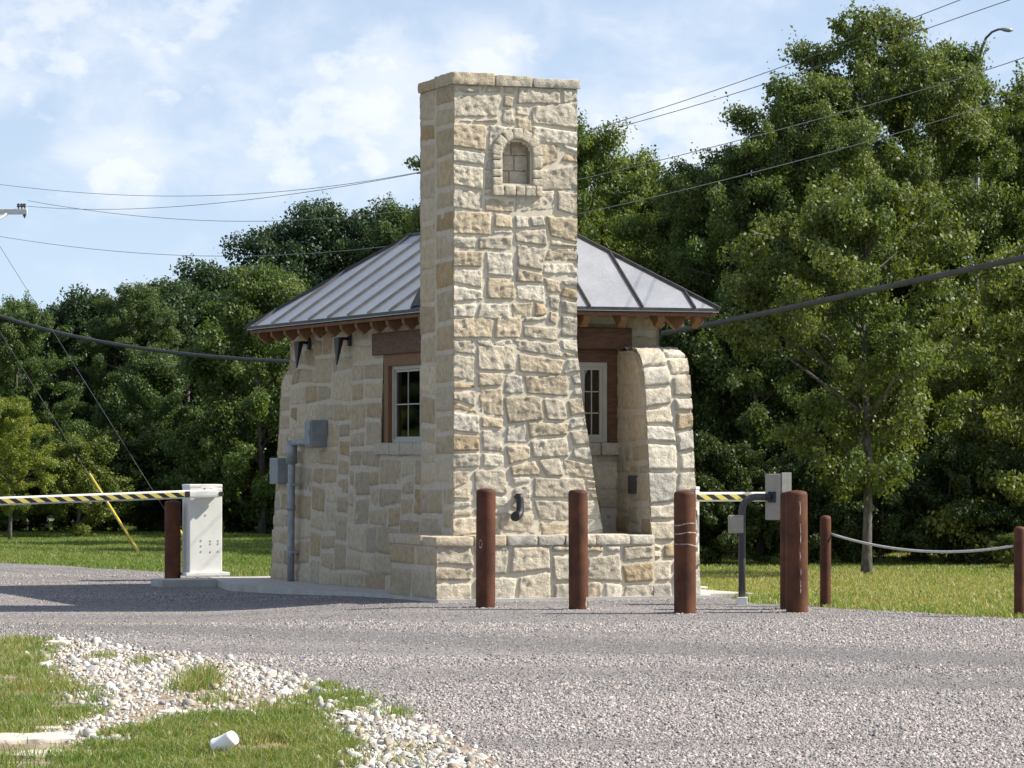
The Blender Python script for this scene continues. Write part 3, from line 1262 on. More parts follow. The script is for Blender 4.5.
# slim rope posts and the rope between them
rp = []
for px, py, ty, wd, lab in ((825.5, 607, 516, 11, 'slim rust brown rope post at the lawn edge beside the thick bollard'),
                            (1020, 617, 527, 12, 'slim rust brown rope post at the right edge of the picture')):
    p = gp(px, py)
    rad = wd / F * p.y / 2
    h = EYE + (HZ - ty) / F * p.y - p.z
    if not rp:
        o = bollard_mesh(rad, h).build('rope_post', M['rust'])
        rp_src, rr0, rh0 = o, rad, h
    else:
        o = rp_src.copy()
        COL.objects.link(o)
        o.scale = (rad / rr0, rad / rr0, h / rh0)
    o.location = p
    o.rotation_euler = (0, 0, rnd.uniform(0, 6))
    tag(o, lab, 'post', 'slim posts holding the rope')
    rp.append((p, rad, h))
pa = at(831, 534, rp[0][0].y)
pb = at(1013, 546, rp[1][0].y)
pts = []
for i in range(25):
    u = i / 24
    q = pa.lerp(pb, u)
    q.z -= .10 * 4 * u * (1 - u)
    pts.append(q)
m = MB()
m.tube(pts, .0115, 8)
tag(m.build('barrier_rope', M['pale_rope']), 'pale steel rope sagging between the two slim rust posts', 'rope')

# ------------------------------------------------------------------ barrier gates
def barrier(loc, label, arm_dir, arm_len, droop, stripe_off=0):
    root = empty('barrier_gate', loc, TH, label, 'barrier gate', 'gate barriers of the two lanes')
    w, d, h = .40, .32, 1.055
    mb = MB()
    mb.box((0, 0, 0), (w, d, h))
    cab = mb.build('cabinet', M['white_paint'], root, .008)
    mb = MB()
    mb.box((-.05, -.04, -.02), (w + .08, d + .04, .018))
    mb.build('base_plate', M['white_paint'], cab, .004)
    mb = MB()
    mb.box((-.003, -.003, h - .03), (w + .003, d + .003, h + .004))
    mb.build('lid', M['white_paint'], cab, .006)
    for bx, bz in ((.145, .40), (.145, .335), (.145, .27), (.26, .395), (.26, .36), (.26, .265), (.355, .395), (.355, .36), (.355, .27), (.20, .70)):
        mb = MB()
        mb.tube([(bx, .002, bz), (bx, -.005, bz)], .011, 8)
        mb.build('bolt', M['bolt_grey'], cab)
    # pivot bracket
    za = .955
    mb = MB()
    xf = lambda a, b, hh: L3(a, hh, b)
    mb.prism([(.06, za - .05), (.34, za - .05), (.38, za - .02), (.38, za + .05), (.20, za + .075), (.13, za + .075), (.06, za + .03)], -.075, -.055, xf)
    mb.box((.17, -.056, za - .04), (.33, .004, za + .04))
    br = mb.build('bracket', M['white_paint'], root, .003)
    for bx, bz in ((.10, za + .03), (.16, za + .05), (.24, za + .045), (.24, za - .03)):
        mb = MB()
        mb.tube([(bx, -.074, bz), (bx, -.088, bz)], .010, 8)
        mb.build('bolt', M['dark_steel'], br)
    mb = MB()
    mb.tube([(.36, -.054, za - .01), (.36, -.10, za - .01)], .03, 14)
    mb.build('pivot_bolt', M['dark_steel'], br)
    # arm with rounded section and a striped tape on both flanks
    sg = arm_dir
    x0 = .30 if sg < 0 else .10
    mb = MB()
    hh, tk = .05, .022
    sec = []
    for k_ in range(12):
        a = 2 * math.pi * (k_ + .5) / 12
        sec.append((math.copysign(abs(math.cos(a)) ** .6, math.cos(a)) * tk, math.copysign(abs(math.sin(a)) ** .7, math.sin(a)) * hh))
    vs = []
    for xx_ in (0, sg * arm_len):
        for a, b in sec:
            vs.append((xx_, a, b))
    n_ = len(sec)
    mb.add(vs, [(i, (i + 1) % n_, n_ + (i + 1) % n_, n_ + i) for i in range(n_)] + [tuple(range(n_ - 1, -1, -1)), tuple(range(n_, 2 * n_))])
    arm = mb.build('barrier_arm', M['white_paint'], root, 0, (x0, -.03 - .075, za))
    arm.rotation_euler = (0, R(droop), 0)
    mb = MB()
    for yy in (-tk - .003, tk + .001):
        x_a, x_b = sorted((sg * (.40 if sg < 0 else .12), sg * (arm_len - .02)))
        mb.box((x_a, yy, -.030), (x_b, yy + .002, .026))
    tp = mb.build('striped_tape', M['stripe'], arm)
    mb = MB()
    xe = sg * (.39 if sg < 0 else .10)
    mb.box((min(xe, xe - sg * .06), -tk - .004, -.035), (max(xe, xe - sg * .06), -tk - .001, .035))
    mb.build('end_tape', M['black_metal'], arm)
    return root


pb_ = gp(189.5, 581.5)
barrier((pb_.x, pb_.y, zg0(pb_.x, pb_.y) + .045), 'white gate barrier cabinet left of the gatehouse, striped arm reaching out of the picture', -1, 3.9, -1.75)
pr_ = W(3.22, 2.0, 0)
barrier((pr_.x, pr_.y, zg(pr_.x, pr_.y) + .035), 'gate barrier hidden behind the stone pier, striped arm showing to its right', 1, 1.40, .15)

# ------------------------------------------------------------------ card reader on its goose-neck post
kp = gp(740, 605)
Yk = kp.y
kr = empty('card_reader', kp, 0, 'grey card reader box on a bent dark post beside the right lane', 'card reader')


def kz(py):
    return EYE + (HZ - py) / F * Yk - kp.z


def kx(px):
    return (px - CX) / F * Yk - kp.x


m = MB()
x0 = kx(742)
zt = kz(497)
arc = [(x0, 0, .05), (x0, 0, .5), (x0, 0, zt - .13)]
for i in range(1, 7):
    a = math.pi / 2 * i / 6
    arc.append((x0 + .13 - .13 * math.cos(a), 0, zt - .13 + .13 * math.sin(a)))
arc.append((kx(766), 0, zt))
m.tube(arc, .034, 14)
m.build('post', M['dark_steel'], kr)
m = MB()
m.box((x0 - .048, -.05, -.01), (x0 + .048, .05, .075))
m.build('post_base', M['white_paint'], kr, .004)
m = MB()
m.box((kx(728), -.075, kz(533)), (kx(743), -.018, kz(515)))
hb = m.build('terminal_box', M['tan_box'], kr, .006)
m = MB()
m.box((kx(729.5), -.081, kz(531.5)), (kx(741.5), -.074, kz(516.5)))
m.build('lid', M['tan_box'], hb, .003)
# reader box turned so that two faces show
hp = empty('reader_head_pivot')
bpy.data.objects.remove(hp)
xh, ang = kx(774), R(-32)
ca, sa = math.cos(ang), math.sin(ang)
rot = lambda x, y, z: L3(xh + ca * x - sa * y, .0 + sa * x + ca * y, z)
m = MB()
z0, z1 = kz(520), kz(474)
m.box((-.085, -.02, z0), (.085, .15, z1), rot)
hd = m.build('reader_box', M['tan_box'], kr, .006)
m = MB()
m.box((.086, -.03, z0 - .012), (.10, .165, z1 + .014), rot)
m.build('face_panel', M['panel_grey'], hd, .003)
m = MB()
m.box((-.045, -.035, zt - .05), (.03, -.021, zt + .05), rot)
m.tube([rot(-.06, -.045, zt), rot(-.01, -.03, zt)], .03, 12)
m.build('mount_plate', M['black_metal'], hd, .003)

# ------------------------------------------------------------------ ground sheets
def pip(x, y, poly):
    """points in polygon, numpy"""
    inside = np.zeros(x.shape, bool)
    j = len(poly) - 1
    for i in range(len(poly)):
        xi, yi = poly[i]
        xj, yj = poly[j]
        c = ((yi > y) != (yj > y)) & (x < (xj - xi) * (y - yi) / (yj - yi + 1e-12) + xi)
        inside ^= c
        j = i
    return inside


def gxy(px, py):
    p = gp(px, py)
    return (p.x, p.y)


def vnoise(x, y, f, seed=0):
    """cheap smooth value noise"""
    x, y = x * f + seed * 17.3, y * f + seed * 9.1
    xi, yi = np.floor(x).astype(int), np.floor(y).astype(int)
    fx, fy = x - xi, y - yi
    fx, fy = fx * fx * (3 - 2 * fx), fy * fy * (3 - 2 * fy)

    def h(a, b):
        n_ = (a * 374761393 + b * 668265263 + seed * 1442695) & 0x7fffffff
        n_ = ((n_ ^ (n_ >> 13)) * 1274126177) & 0x7fffffff
        return ((n_ ^ (n_ >> 16)) & 0xffff) / 65535.0
    return (h(xi, yi) * (1 - fx) + h(xi + 1, yi) * fx) * (1 - fy) + (h(xi, yi + 1) * (1 - fx) + h(xi + 1, yi + 1) * fx) * fy


# base ground
def sheet(name, xs, ys, dz, mat, test=None):
    X, Y = np.meshgrid(xs, ys)
    Z = zg_np(X, Y) + dz
    V = np.stack([X.ravel(), Y.ravel(), Z.ravel()], 1)
    k_ = len(xs)
    I = np.arange(len(V)).reshape(X.shape)
    Fa = np.stack([I[:-1, :-1].ravel(), I[:-1, 1:].ravel(), I[1:, 1:].ravel(), I[1:, :-1].ravel()], 1)
    o = mesh_np(name, V, Fa, mat, None, None, True)
    o['kind'] = 'structure'
    return o


xs = np.concatenate([[-600, -200, -80], np.linspace(-40, -10, 16), np.linspace(-9.5, 9.5, 39), np.linspace(10, 40, 16), [80, 200, 600]])
ys = np.concatenate([[-60, -10, 0], np.linspace(8, 25, 18), np.linspace(25.5, 46, 42), np.linspace(47, 70, 24), [80, 100, 140, 250, 700]])
M['soil'] = mat_noise('lawn_soil', [(.3, (.08, .11, .03)), (.5, (.12, .14, .045)), (.7, (.18, .17, .08))], 1.3, .95, bump=.3, bdist=.03)
sheet('ground', xs, ys, -.015, M['soil'])

# gravel road polygon (world), edges from the photograph
far_edge = [(-60, 561), (0, 563.5), (60, 566), (120, 569.5), (165, 572.5), (215, 576.5), (270, 579)]
right_edge = [(690, 592.5), (757, 603.5), (800, 606), (830, 608), (900, 612), (960, 615.5), (1024, 619), (1090, 623)]
near_edge = [(1250, 860), (540, 860), (505, 768), (450, 737), (400, 712), (340, 689), (260, 668), (150, 652), (60, 642), (0, 638), (-70, 633)]


def poly_world(pts_):
    return [gxy(*q) for q in pts_]


fe, re_, ne = poly_world(far_edge), poly_world(right_edge), poly_world(near_edge)
hidden = [wxy(-.4, 7.4), wxy(3.0, 7.4)]
a_ = fe[0]
road_poly = [(-30, 52), (-14, 47.5)] + fe + hidden + re_ + [(9.5, 26.0), (30, 12), (30, 0), (1.0, 0)] + ne[2:] + [(-14, 29.5), (-40, 33)]


def wobble(poly, amp=.12, step=.5, seed=3):
    out = []
    r = random.Random(seed)
    for i in range(len(poly)):
        a, b = poly[i], poly[(i + 1) % len(poly)]
        k_ = max(1, int(math.dist(a, b) / step)) if math.dist(a, b) < 12 else 1
        for q in range(k_):
            u = q / k_
            out.append((a[0] + (b[0] - a[0]) * u + r.uniform(-amp, amp) * .6, a[1] + (b[1] - a[1]) * u + r.uniform(-amp, amp)))
    return out


def poly_sheet(name, poly, dz, mat, cell=.5, zf=None):
    """a flat sheet over a polygon, cut on a grid so that it follows the ground"""
    import bmesh
    bm = bmesh.new()
    vs = [bm.verts.new((x, y, 0)) for x, y in poly]
    bm.faces.new(vs)
    y0, y1 = min(p[1] for p in poly), max(p[1] for p in poly)
    yy = y0 + .5
    while yy < min(y1, 60):
        if 25 < yy < 47:
            g = bm.verts[:] + bm.edges[:] + bm.faces[:]
            bmesh.ops.bisect_plane(bm, geom=g, plane_co=(0, yy, 0), plane_no=(0, 1, 0))
        yy += .5
    xx = -9.5
    while xx < 9.6:
        g = [v_ for v_ in bm.verts if v_.co.y > 20] and bm.verts[:] + bm.edges[:] + bm.faces[:]
        bmesh.ops.bisect_plane(bm, geom=g, plane_co=(xx, 0, 0), plane_no=(1, 0, 0))
        xx += .5
    bmesh.ops.triangulate(bm, faces=bm.faces[:])
    for v_ in bm.verts:
        v_.co.z = zg(v_.co.x, v_.co.y) + dz
    me = bpy.data.meshes.new(name)
    bm.to_mesh(me)
    bm.free()
    for p_ in me.polygons:
        if p_.normal.z < 0:
            p_.flip()
    me.materials.append(mat)
    o = bpy.data.objects.new(name, me)
    link(o)
    o['kind'] = 'structure'
    return o


def m_road():
    m, nt, N, L, B = new_mat('compacted_gravel')
    tc = N.new('ShaderNodeTexCoord')
    vo = N.new('ShaderNodeTexVoronoi')
    vo.inputs['Scale'].default_value = 60
    L.new(tc.outputs['Object'], vo.inputs['Vector'])
    r = ramp(N, [(0, (.10, .098, .098)), (.35, (.20, .185, .18)), (.7, (.29, .265, .255)), (1, (.40, .37, .355))])
    sp = N.new('ShaderNodeSeparateColor')
    L.new(vo.outputs['Color'], sp.inputs[0])
    L.new(sp.outputs[0], r.inputs['Fac'])
    # patches where the dark compacted base is worn bare
    mp = N.new('ShaderNodeMapping')
    mp.inputs['Rotation'].default_value = (0, 0, R(-9))
    mp.inputs['Scale'].default_value = (.10, .42, 1)
    L.new(tc.outputs['Object'], mp.inputs['Vector'])
    n = add_noise(N, 1.0, 4, .55)
    L.new(mp.outputs['Vector'], n.inputs['Vector'])
    mr = N.new('ShaderNodeMapRange')
    mr.inputs['From Min'].default_value = .35
    mr.inputs['From Max'].default_value = .65
    L.new(n.outputs['Fac'], mr.inputs['Value'])
    mx = N.new('ShaderNodeMix')
    mx.data_type = 'RGBA'
    L.new(mr.outputs['Result'], mx.inputs[0])
    L.new(r.outputs['Color'], mx.inputs[6])
    # the wheel track worn across the turn
    sx = N.new('ShaderNodeSeparateXYZ')
    L.new(tc.outputs['Object'], sx.inputs[0])
    q1 = N.new('ShaderNodeMath'); q1.operation = 'MULTIPLY_ADD'; q1.inputs[1].default_value = .67
    L.new(sx.outputs['X'], q1.inputs[0]); L.new(sx.outputs['Y'], q1.inputs[2])
    q2 = N.new('ShaderNodeMath'); q2.operation = 'SUBTRACT'; q2.inputs[1].default_value = 25.6
    L.new(q1.outputs[0], q2.inputs[0])
    q3 = N.new('ShaderNodeMath'); q3.operation = 'MULTIPLY'
    L.new(q2.outputs[0], q3.inputs[0]); L.new(q2.outputs[0], q3.inputs[1])
    q4 = N.new('ShaderNodeMapRange')
    q4.interpolation_type = 'SMOOTHSTEP'
    q4.inputs['From Min'].default_value = 2.6; q4.inputs['From Max'].default_value = 0
    L.new(q3.outputs[0], q4.inputs['Value'])
    q5 = N.new('ShaderNodeMath'); q5.operation = 'MAXIMUM'
    L.new(q4.outputs['Result'], q5.inputs[0]); L.new(mr.outputs['Result'], q5.inputs[1])
    L.new(q5.outputs[0], mx.inputs[0])
    hs = N.new('ShaderNodeHueSaturation')
    hs.inputs['Value'].default_value = .66
    hs.inputs['Saturation'].default_value = .6
    L.new(r.outputs['Color'], hs.inputs['Color'])
    L.new(hs.outputs['Color'], mx.inputs[7])
    L.new(mx.outputs[2], B.inputs['Base Color'])
    setv(B, 'Roughness', .95)
    setv(B, 'Specular IOR Level', .1)
    add_bump(N, L, B, vo.outputs['Distance'], .6, .01)
    return m


M['road'] = m_road()
road_w = wobble(road_poly)
ne_low = poly_world([(a, b + 14) for a, b in near_edge])
road_sheet = [(-30, 52), (-14, 47.5)] + fe + hidden + re_ + [(9.5, 26.0), (30, 12), (30, 0), (1.0, 0)] + ne_low[2:] + [(-14, 28.5), (-40, 32)]
poly_sheet('gravel_road', wobble(road_sheet), .004, M['road'])
M['verge_soil'] = mat_noise('verge_soil', [(.3, (.15, .11, .075)), (.5, (.26, .20, .14)), (.7, (.38, .31, .235))], 6, .95, bump=.6, bdist=.03)
verge_poly = [(p[0], p[1]) for p in ne[1:]] + [(-14, 29.3), (-14, 6), (.9, 6)]
poly_sheet('roadside_verge', wobble(verge_poly, .06, .4, 9), .008, M['verge_soil'])

# ------------------------------------------------------------------ loose stones
def stones_mesh(name, P, size, col, mat, flat=.75, seed=1, sink=.25):
    """many little irregular stones, eight facets each, in one stuff mesh"""
    r = np.random.default_rng(seed)
    n_ = len(P)
    base = np.array([[1, 0, 0], [0, 1, 0], [-1, 0, 0], [0, -1, 0], [0, 0, 1], [.5, .5, .72], [-.5, .45, .7], [-.45, -.5, .68], [.5, -.45, .7]], float)
    fc = np.array([[0, 5, 8], [0, 1, 5], [1, 6, 5], [1, 2, 6], [2, 7, 6], [2, 3, 7], [3, 8, 7], [3, 0, 8], [4, 8, 5], [4, 5, 6], [4, 6, 7], [4, 7, 8]])
    k_ = len(base)
    V = np.repeat(base[None], n_, 0)
    V = V * (1 + r.uniform(-.42, .38, (n_, k_, 1))) + r.normal(0, .19, (n_, k_, 3))
    V[:, :, 2] *= r.uniform(.6, 1.15, (n_, 1)) * flat * 1.25
    V[:, :, 0] *= r.uniform(.75, 1.3, (n_, 1))
    a = r.uniform(0, 2 * np.pi, n_)
    tx = r.uniform(-.45, .45, n_)
    y_, z_ = V[:, :, 1] * np.cos(tx)[:, None] - V[:, :, 2] * np.sin(tx)[:, None], V[:, :, 1] * np.sin(tx)[:, None] + V[:, :, 2] * np.cos(tx)[:, None]
    V[:, :, 1], V[:, :, 2] = y_, z_
    c, s = np.cos(a)[:, None], np.sin(a)[:, None]
    X = V[:, :, 0] * c - V[:, :, 1] * s
    Y = V[:, :, 0] * s + V[:, :, 1] * c
    V = np.stack([X, Y, V[:, :, 2] - sink * .3], 2) * size[:, None, None] * .5 + P[:, None, :]
    Fa = (fc[None] + (np.arange(n_) * k_)[:, None, None]).reshape(-1, 3)
    o = mesh_np(name, V.reshape(-1, 3), Fa, mat, None, np.repeat(col, k_, 0))
    return o


def scatter(n_, y0, y1, half, power, seed):
    """random ground points, denser towards the camera"""
    r = np.random.default_rng(seed)
    u = r.random(n_)
    e = 1 + power
    y = (y0 ** e + (y1 ** e - y0 ** e) * u) ** (1 / e)
    x = (r.random(n_) * 2 - 1) * (half * y + .8)
    return x, y


road_np = road_w
bld = [wxy(-.05, -.1), wxy(2.82, -.1), wxy(2.97, .24), wxy(3.45, .24), wxy(3.7, 8.2), wxy(-.85, 8.2), wxy(-.75, 7.2), wxy(-.12, 1.5)]
x, y = scatter(520000, 14.3, 44, .175, -.9, 5)
# height-of-eye thinning is not needed: stones hide each other at this grazing angle
ok = pip(x, y, road_np) & ~pip(x, y, bld)
x, y = x[ok], y[ok]
ca9, sa9 = math.cos(R(9)), math.sin(R(9))
tr = vnoise(x * .10, y * .55 + x * .05, 1.0, 4) * .65 + vnoise(x * .35, y * 1.4, 1.0, 6) * .35
track = np.clip((tr - .42) / .2, 0, 1)
ex, ey = [], []
for (o_, p_, r_d, h_) in bpos:
    a__ = rng.uniform(0, 2 * np.pi, 420)
    q__ = r_d + np.abs(rng.normal(0, .07, 420)) + .004
    ex.append(p_.x + q__ * np.cos(a__)); ey.append(p_.y + q__ * np.sin(a__))
for s_ in np.linspace(-.05, 2.85, 700):
    w__ = W(s_, -.10 - abs(rng.normal(0, .05)), 0)
    ex.append(np.array([w__.x])); ey.append(np.array([w__.y]))
x, y, track = np.concatenate([x] + ex), np.concatenate([y] + ey), np.concatenate([track, np.zeros(sum(len(e_) for e_ in ex))])
wt = np.exp(-((y + .67 * x - 25.6) / 1.0) ** 2) * (.65 + .5 * vnoise(x, y, .8, 21))
track = np.clip(np.maximum(track * .75, wt), 0, 1)
keep = rng.random(len(x)) > track * .78
x, y, track = x[keep], y[keep], track[keep]
n_ = len(x)
size = np.clip(rng.lognormal(math.log(.0118), .40, n_), .005, .030) * (1 - .35 * track)
cc = np.array([(.415, .368, .345), (.335, .30, .28), (.25, .235, .23), (.155, .15, .15), (.47, .43, .41), (.39, .32, .295), (.31, .30, .295)])
ci = rng.choice(len(cc), n_, p=[.24, .18, .16, .16, .10, .08, .08])
col = cc[ci] * rng.uniform(.82, 1.15, (n_, 1)) * (1 - .28 * track[:, None])
P = np.stack([x, y, zg_np(x, y) + .004], 1)
tag(stones_mesh('road_gravel', P, size, col, M['pebble'], .7, 8), 'pinkish grey crushed gravel loose over the road', 'gravel', None, 'stuff')

# white crushed limestone on the verge
grass1 = [gxy(*q) for q in [(-80, 641), (0, 641), (44, 640), (60, 648), (42, 668), (60, 682), (98, 694), (104, 712), (70, 728), (40, 736), (0, 739), (-80, 742)]]
grass2 = [gxy(*q) for q in [(40, 790), (60, 755), (90, 742), (160, 726), (250, 712), (310, 702), (345, 697), (372, 702), (362, 716), (345, 728), (352, 745), (345, 768), (350, 800)]]
grass3 = [gxy(*q) for q in [(345, 800), (350, 765), (375, 750), (410, 742), (440, 752), (430, 775), (400, 800)]]
grass4 = [gxy(*q) for q in [(-80, 800), (-80, 752), (10, 752), (60, 770), (60, 800)]]
rub = [gxy(*q) for q in [(36, 655), (50, 641), (90, 641), (150, 652), (260, 669), (335, 690), (392, 714), (438, 740), (488, 768), (510, 800), (330, 800), (345, 730), (250, 716), (160, 732), (90, 747), (40, 738), (100, 712), (60, 680)]]
x, y = scatter(120000, 14.2, 26.5, .17, -.9, 12)
nn = vnoise(x, y, 1.6, 2)
ok = pip(x + rng.normal(0, .07, len(x)), y + rng.normal(0, .22, len(x)), rub)
dens = np.where(pip(x, y, [gxy(*q) for q in [(100, 712), (200, 690), (300, 700), (330, 720), (160, 735), (60, 745)]]), .35, .95)
ok &= rng.random(len(x)) < dens * (.55 + .6 * nn)
x, y = x[ok], y[ok]
n_ = len(x)
size = np.clip(rng.lognormal(math.log(.0205), .50, n_), .008, .085)
cc = np.array([(.55, .53, .49), (.47, .435, .38), (.38, .34, .285), (.60, .585, .55), (.30, .295, .29), (.40, .33, .25)])
col = cc[rng.choice(6, n_, p=[.28, .2, .16, .14, .13, .09])] * rng.uniform(.85, 1.1, (n_, 1))
P = np.stack([x, y, zg_np(x, y) + .010], 1)
tag(stones_mesh('limestone_rubble', P, size, col, M['rock'], .8, 9), 'white crushed limestone spilled along the grass verge', 'rubble', None, 'stuff')

# flat pale slabs in the grass
st_specs = [(28, 742, .42, .16, 'long flat pale stone slab half sunk in the grass at the left picture edge'),
            (50, 758, .34, .13, 'flat pale stone slab in the grass nearest the bottom left corner'),
            (48, 731, .15, .07, 'small pale stone lump just above the long flat slab'),
            (58, 646, .16, .12, 'grey white boulder at the top of the rubble beside the upper grass patch'),
            (172, 715, .14, .08, 'pale boulder between the rubble and the lower grass patch')]
for i, (px, py, w_, h_, lab) in enumerate(st_specs):
    p = gp(px, py)
    st = Stones()
    hh = h_ * (.35 if i < 2 else .55)
    st.block((-w_ / 2, -w_ * .45, -hh * .5), (w_ / 2, w_ * .45, hh * .5), L3, 400 + i, w_ * .09, hh * .45, w_ / 12, (.56, .51, .43))
    o = st.build('flat_stone', None, M['rock'])
    o.location = (p.x, p.y, p.z + hh * .12)
    o.rotation_euler = (0, 0, rnd.uniform(-.3, .3))
    tag(o, lab, 'stone', 'larger stones on the verge')

# foam cup lying in the grass
p = gp(234, 757)
m = MB()
m.lathe([(.030, 0), (.033, .02), (.042, .105), (.046, .112), (.046, .119), (.041, .119), (.034, .06), (.028, .008), (.001, .006)], 24)
o = m.build('foam_cup', M['foam'])
o.location = (p.x, p.y, p.z + .095)
o.scale = (1.12, 1.12, .92)
o.rotation_euler = (R(122), 0, R(-118))
tag(o, 'white foam cup lying on its side in the roadside grass', 'cup')

# ------------------------------------------------------------------ grass
def blades(name, x, y, h, w, col, mat, lean=.5, seed=3, dz=0.0):
    r = np.random.default_rng(seed)
    n_ = len(x)
    a = r.uniform(0, 2 * np.pi, n_)
    l = r.normal(0, lean, n_)
    la = r.uniform(0, 2 * np.pi, n_)
    z0 = zg_np(x, y) + dz
    dx, dy = np.cos(a) * w / 2, np.sin(a) * w / 2
    mx_, my_ = np.cos(la) * l * h * .4, np.sin(la) * l * h * .4
    v0 = np.stack([x - dx, y - dy, z0], 1)
    v1 = np.stack([x + dx, y + dy, z0], 1)
    v2 = np.stack([x + dx * .7 + mx_, y + dy * .7 + my_, z0 + h * .6], 1)
    v3 = np.stack([x - dx * .7 + mx_, y - dy * .7 + my_, z0 + h * .6], 1)
    v4 = np.stack([x + mx_ * 2.6, y + my_ * 2.6, z0 + h * (1 - .15 * np.abs(l))], 1)
    V = np.stack([v0, v1, v2, v3, v4], 1).reshape(-1, 3)
    i = np.arange(n_)[:, None] * 5
    Fa = np.concatenate([i + np.array([[0, 1, 2]]), i + np.array([[0, 2, 3]]), i + np.array([[3, 2, 4]])], 0)
    o = mesh_np(name, V, Fa, mat, None, np.repeat(col, 5, 0))
    return o


def grass_cols(n_, x, y, dry=.2, seed=3, f=1.0):
    r = np.random.default_rng(seed)
    g = np.array([(.13, .20, .04), (.095, .165, .034), (.165, .22, .052), (.24, .235, .085), (.33, .28, .14)])
    nz = vnoise(x, y, .9 * f, seed)
    pdry = np.clip(dry * (.4 + 1.6 * nz), 0, .9)
    c = g[r.choice(3, n_, p=[.45, .3, .25])]
    isd = r.random(n_) < pdry
    c[isd] = g[r.choice([3, 4], isd.sum(), p=[.7, .3])]
    return c * r.uniform(.8, 1.2, (n_, 1))


X_, Y_, H_, W_ = [], [], [], []
for poly, cnt, hm in ((grass1, 80000, .042), (grass2, 150000, .043), (grass3, 6500, .042), (grass4, 30000, .06)):
    x, y = scatter(cnt * 6, 14.0, 26.5, .18, -.6, cnt)
    jx, jy = x + rng.normal(0, .05, len(x)), y + rng.normal(0, .22, len(x))
    ok = pip(jx, jy, poly)
    nz = vnoise(x, y, 3.0, 5) * .6 + vnoise(x, y, 9.0, 8) * .4
    ok &= rng.random(len(x)) < np.clip((nz - .24) * 2.6, .05, 1)
    idx = np.flatnonzero(ok)[:cnt]
    X_.append(x[idx]); Y_.append(y[idx])
    H_.append(hm * (.45 + 1.0 * nz[idx]) * rng.uniform(.55, 1.5, len(idx)))
# weeds in the rubble
for px, py, rx, ry, cnt, hm in ((193, 690, .07, .5, 500, .11), (205, 684, .05, .3, 300, .12), (143, 664, .04, .3, 250, .05), (325, 690, .05, .3, 350, .05), (102, 660, .05, .3, 160, .06), (215, 703, .06, .5, 260, .06), (396, 716, .05, .4, 200, .05)):
    p = gp(px, py)
    X_.append(p.x + rng.normal(0, rx, cnt)); Y_.append(p.y + rng.normal(0, ry * .5, cnt)); H_.append(hm * rng.uniform(.5, 1.4, cnt))
x, y, h = np.concatenate(X_), np.concatenate(Y_), np.concatenate(H_)
tag(blades('verge_grass', x, y, h, rng.uniform(.0035, .0075, len(x)), grass_cols(len(x), x, y, .30, 4, 2) * 1.05, M['blade'], 1.0, 4, .006), 'rough green grass on the verge beside the road', 'grass', None, 'stuff')

# lawn behind the gatehouse
x, y = scatter(700000, 29, 68, .19, .15, 31)
ok = ~pip(x + rng.normal(0, .05, len(x)), y + rng.normal(0, .12, len(x)), road_np) & ~pip(x, y, bld)
front = y > 29
ok &= front
x, y = x[ok], y[ok]
nz = vnoise(x, y, .8, 12) * .6 + vnoise(x, y, 2.6, 13) * .4
h = (.022 + .046 * nz) * rng.uniform(.6, 1.4, len(x))
left = x < 0
col = grass_cols(len(x), x, y, .30, 14, .5) * np.array([1.42, 1.27, 1.45])
col[left] = grass_cols(int(left.sum()), x[left], y[left], .22, 15, .5) * np.array([1.0, 1.05, 1.0])
tag(blades('lawn_grass', x, y, h, rng.uniform(.006, .013, len(x)), col, M['blade'], .7, 15), 'mown green lawn between the road and the trees', 'grass', None, 'stuff')

# ------------------------------------------------------------------ trees
def leaf_cloud(cent, crad, n_leaf, leaf, seed, cols, flat=.8, shell=.55, up=.35, spray=1.0):
    """leaf quads spread through clumps; cent (K,3), crad (K,)"""
    r = np.random.default_rng(seed)
    K = len(cent)
    wgt = crad ** 2.2
    ci = r.choice(K, n_leaf, p=wgt / wgt.sum())
    d = r.normal(0, 1, (n_leaf, 3))
    d /= np.linalg.norm(d, axis=1)[:, None]
    rad = crad[ci] * (shell + (1.08 - shell) * r.random(n_leaf) ** .7)
    stray = r.random(n_leaf) < .09
    rad[stray] *= r.uniform(1.1, 1.5, stray.sum())
    off = d * rad[:, None]
    off[:, 2] *= flat
    # each clump is a spray drawn out along its twig
    ax = cent * np.array([1, 1, 0]) / (np.linalg.norm(cent[:, :2], axis=1)[:, None] + .3) + r.normal(0, .45, (K, 3)) + np.array([0, 0, .35])
    ax /= np.linalg.norm(ax, axis=1)[:, None]
    a_ = ax[ci]
    along = (off * a_).sum(1)[:, None]
    off = off * (1 - .28 * spray) + a_ * along * (.28 + .75) * spray
    p = cent[ci] + off
    nrm = d * .8 + r.normal(0, .75, (n_leaf, 3)) + np.array([0, 0, up])
    nrm /= np.linalg.norm(nrm, axis=1)[:, None]
    t = np.cross(nrm, r.normal(0, 1, (n_leaf, 3)))
    t /= np.linalg.norm(t, axis=1)[:, None] + 1e-9
    b = np.cross(nrm, t)
    L_ = leaf * r.uniform(.6, 1.35, n_leaf)[:, None]
    Wd = L_ * r.uniform(.24, .36, n_leaf)[:, None]
    v = np.stack([p - t * L_ * .5, p + b * Wd + nrm * L_ * .06, p + t * L_ * .5, p - b * Wd + nrm * L_ * .06], 1)
    Fa = (np.arange(n_leaf) * 4)[:, None] + np.arange(4)[None]
    base = np.array(cols)
    ctint = base[r.choice(len(base), K)]
    c = ctint[ci] * .65 + base[r.choice(len(base), n_leaf)] * .35
    c = c * r.uniform(.75, 1.3, (n_leaf, 1))
    return v.reshape(-1, 3), Fa, np.repeat(c, 4, 0)


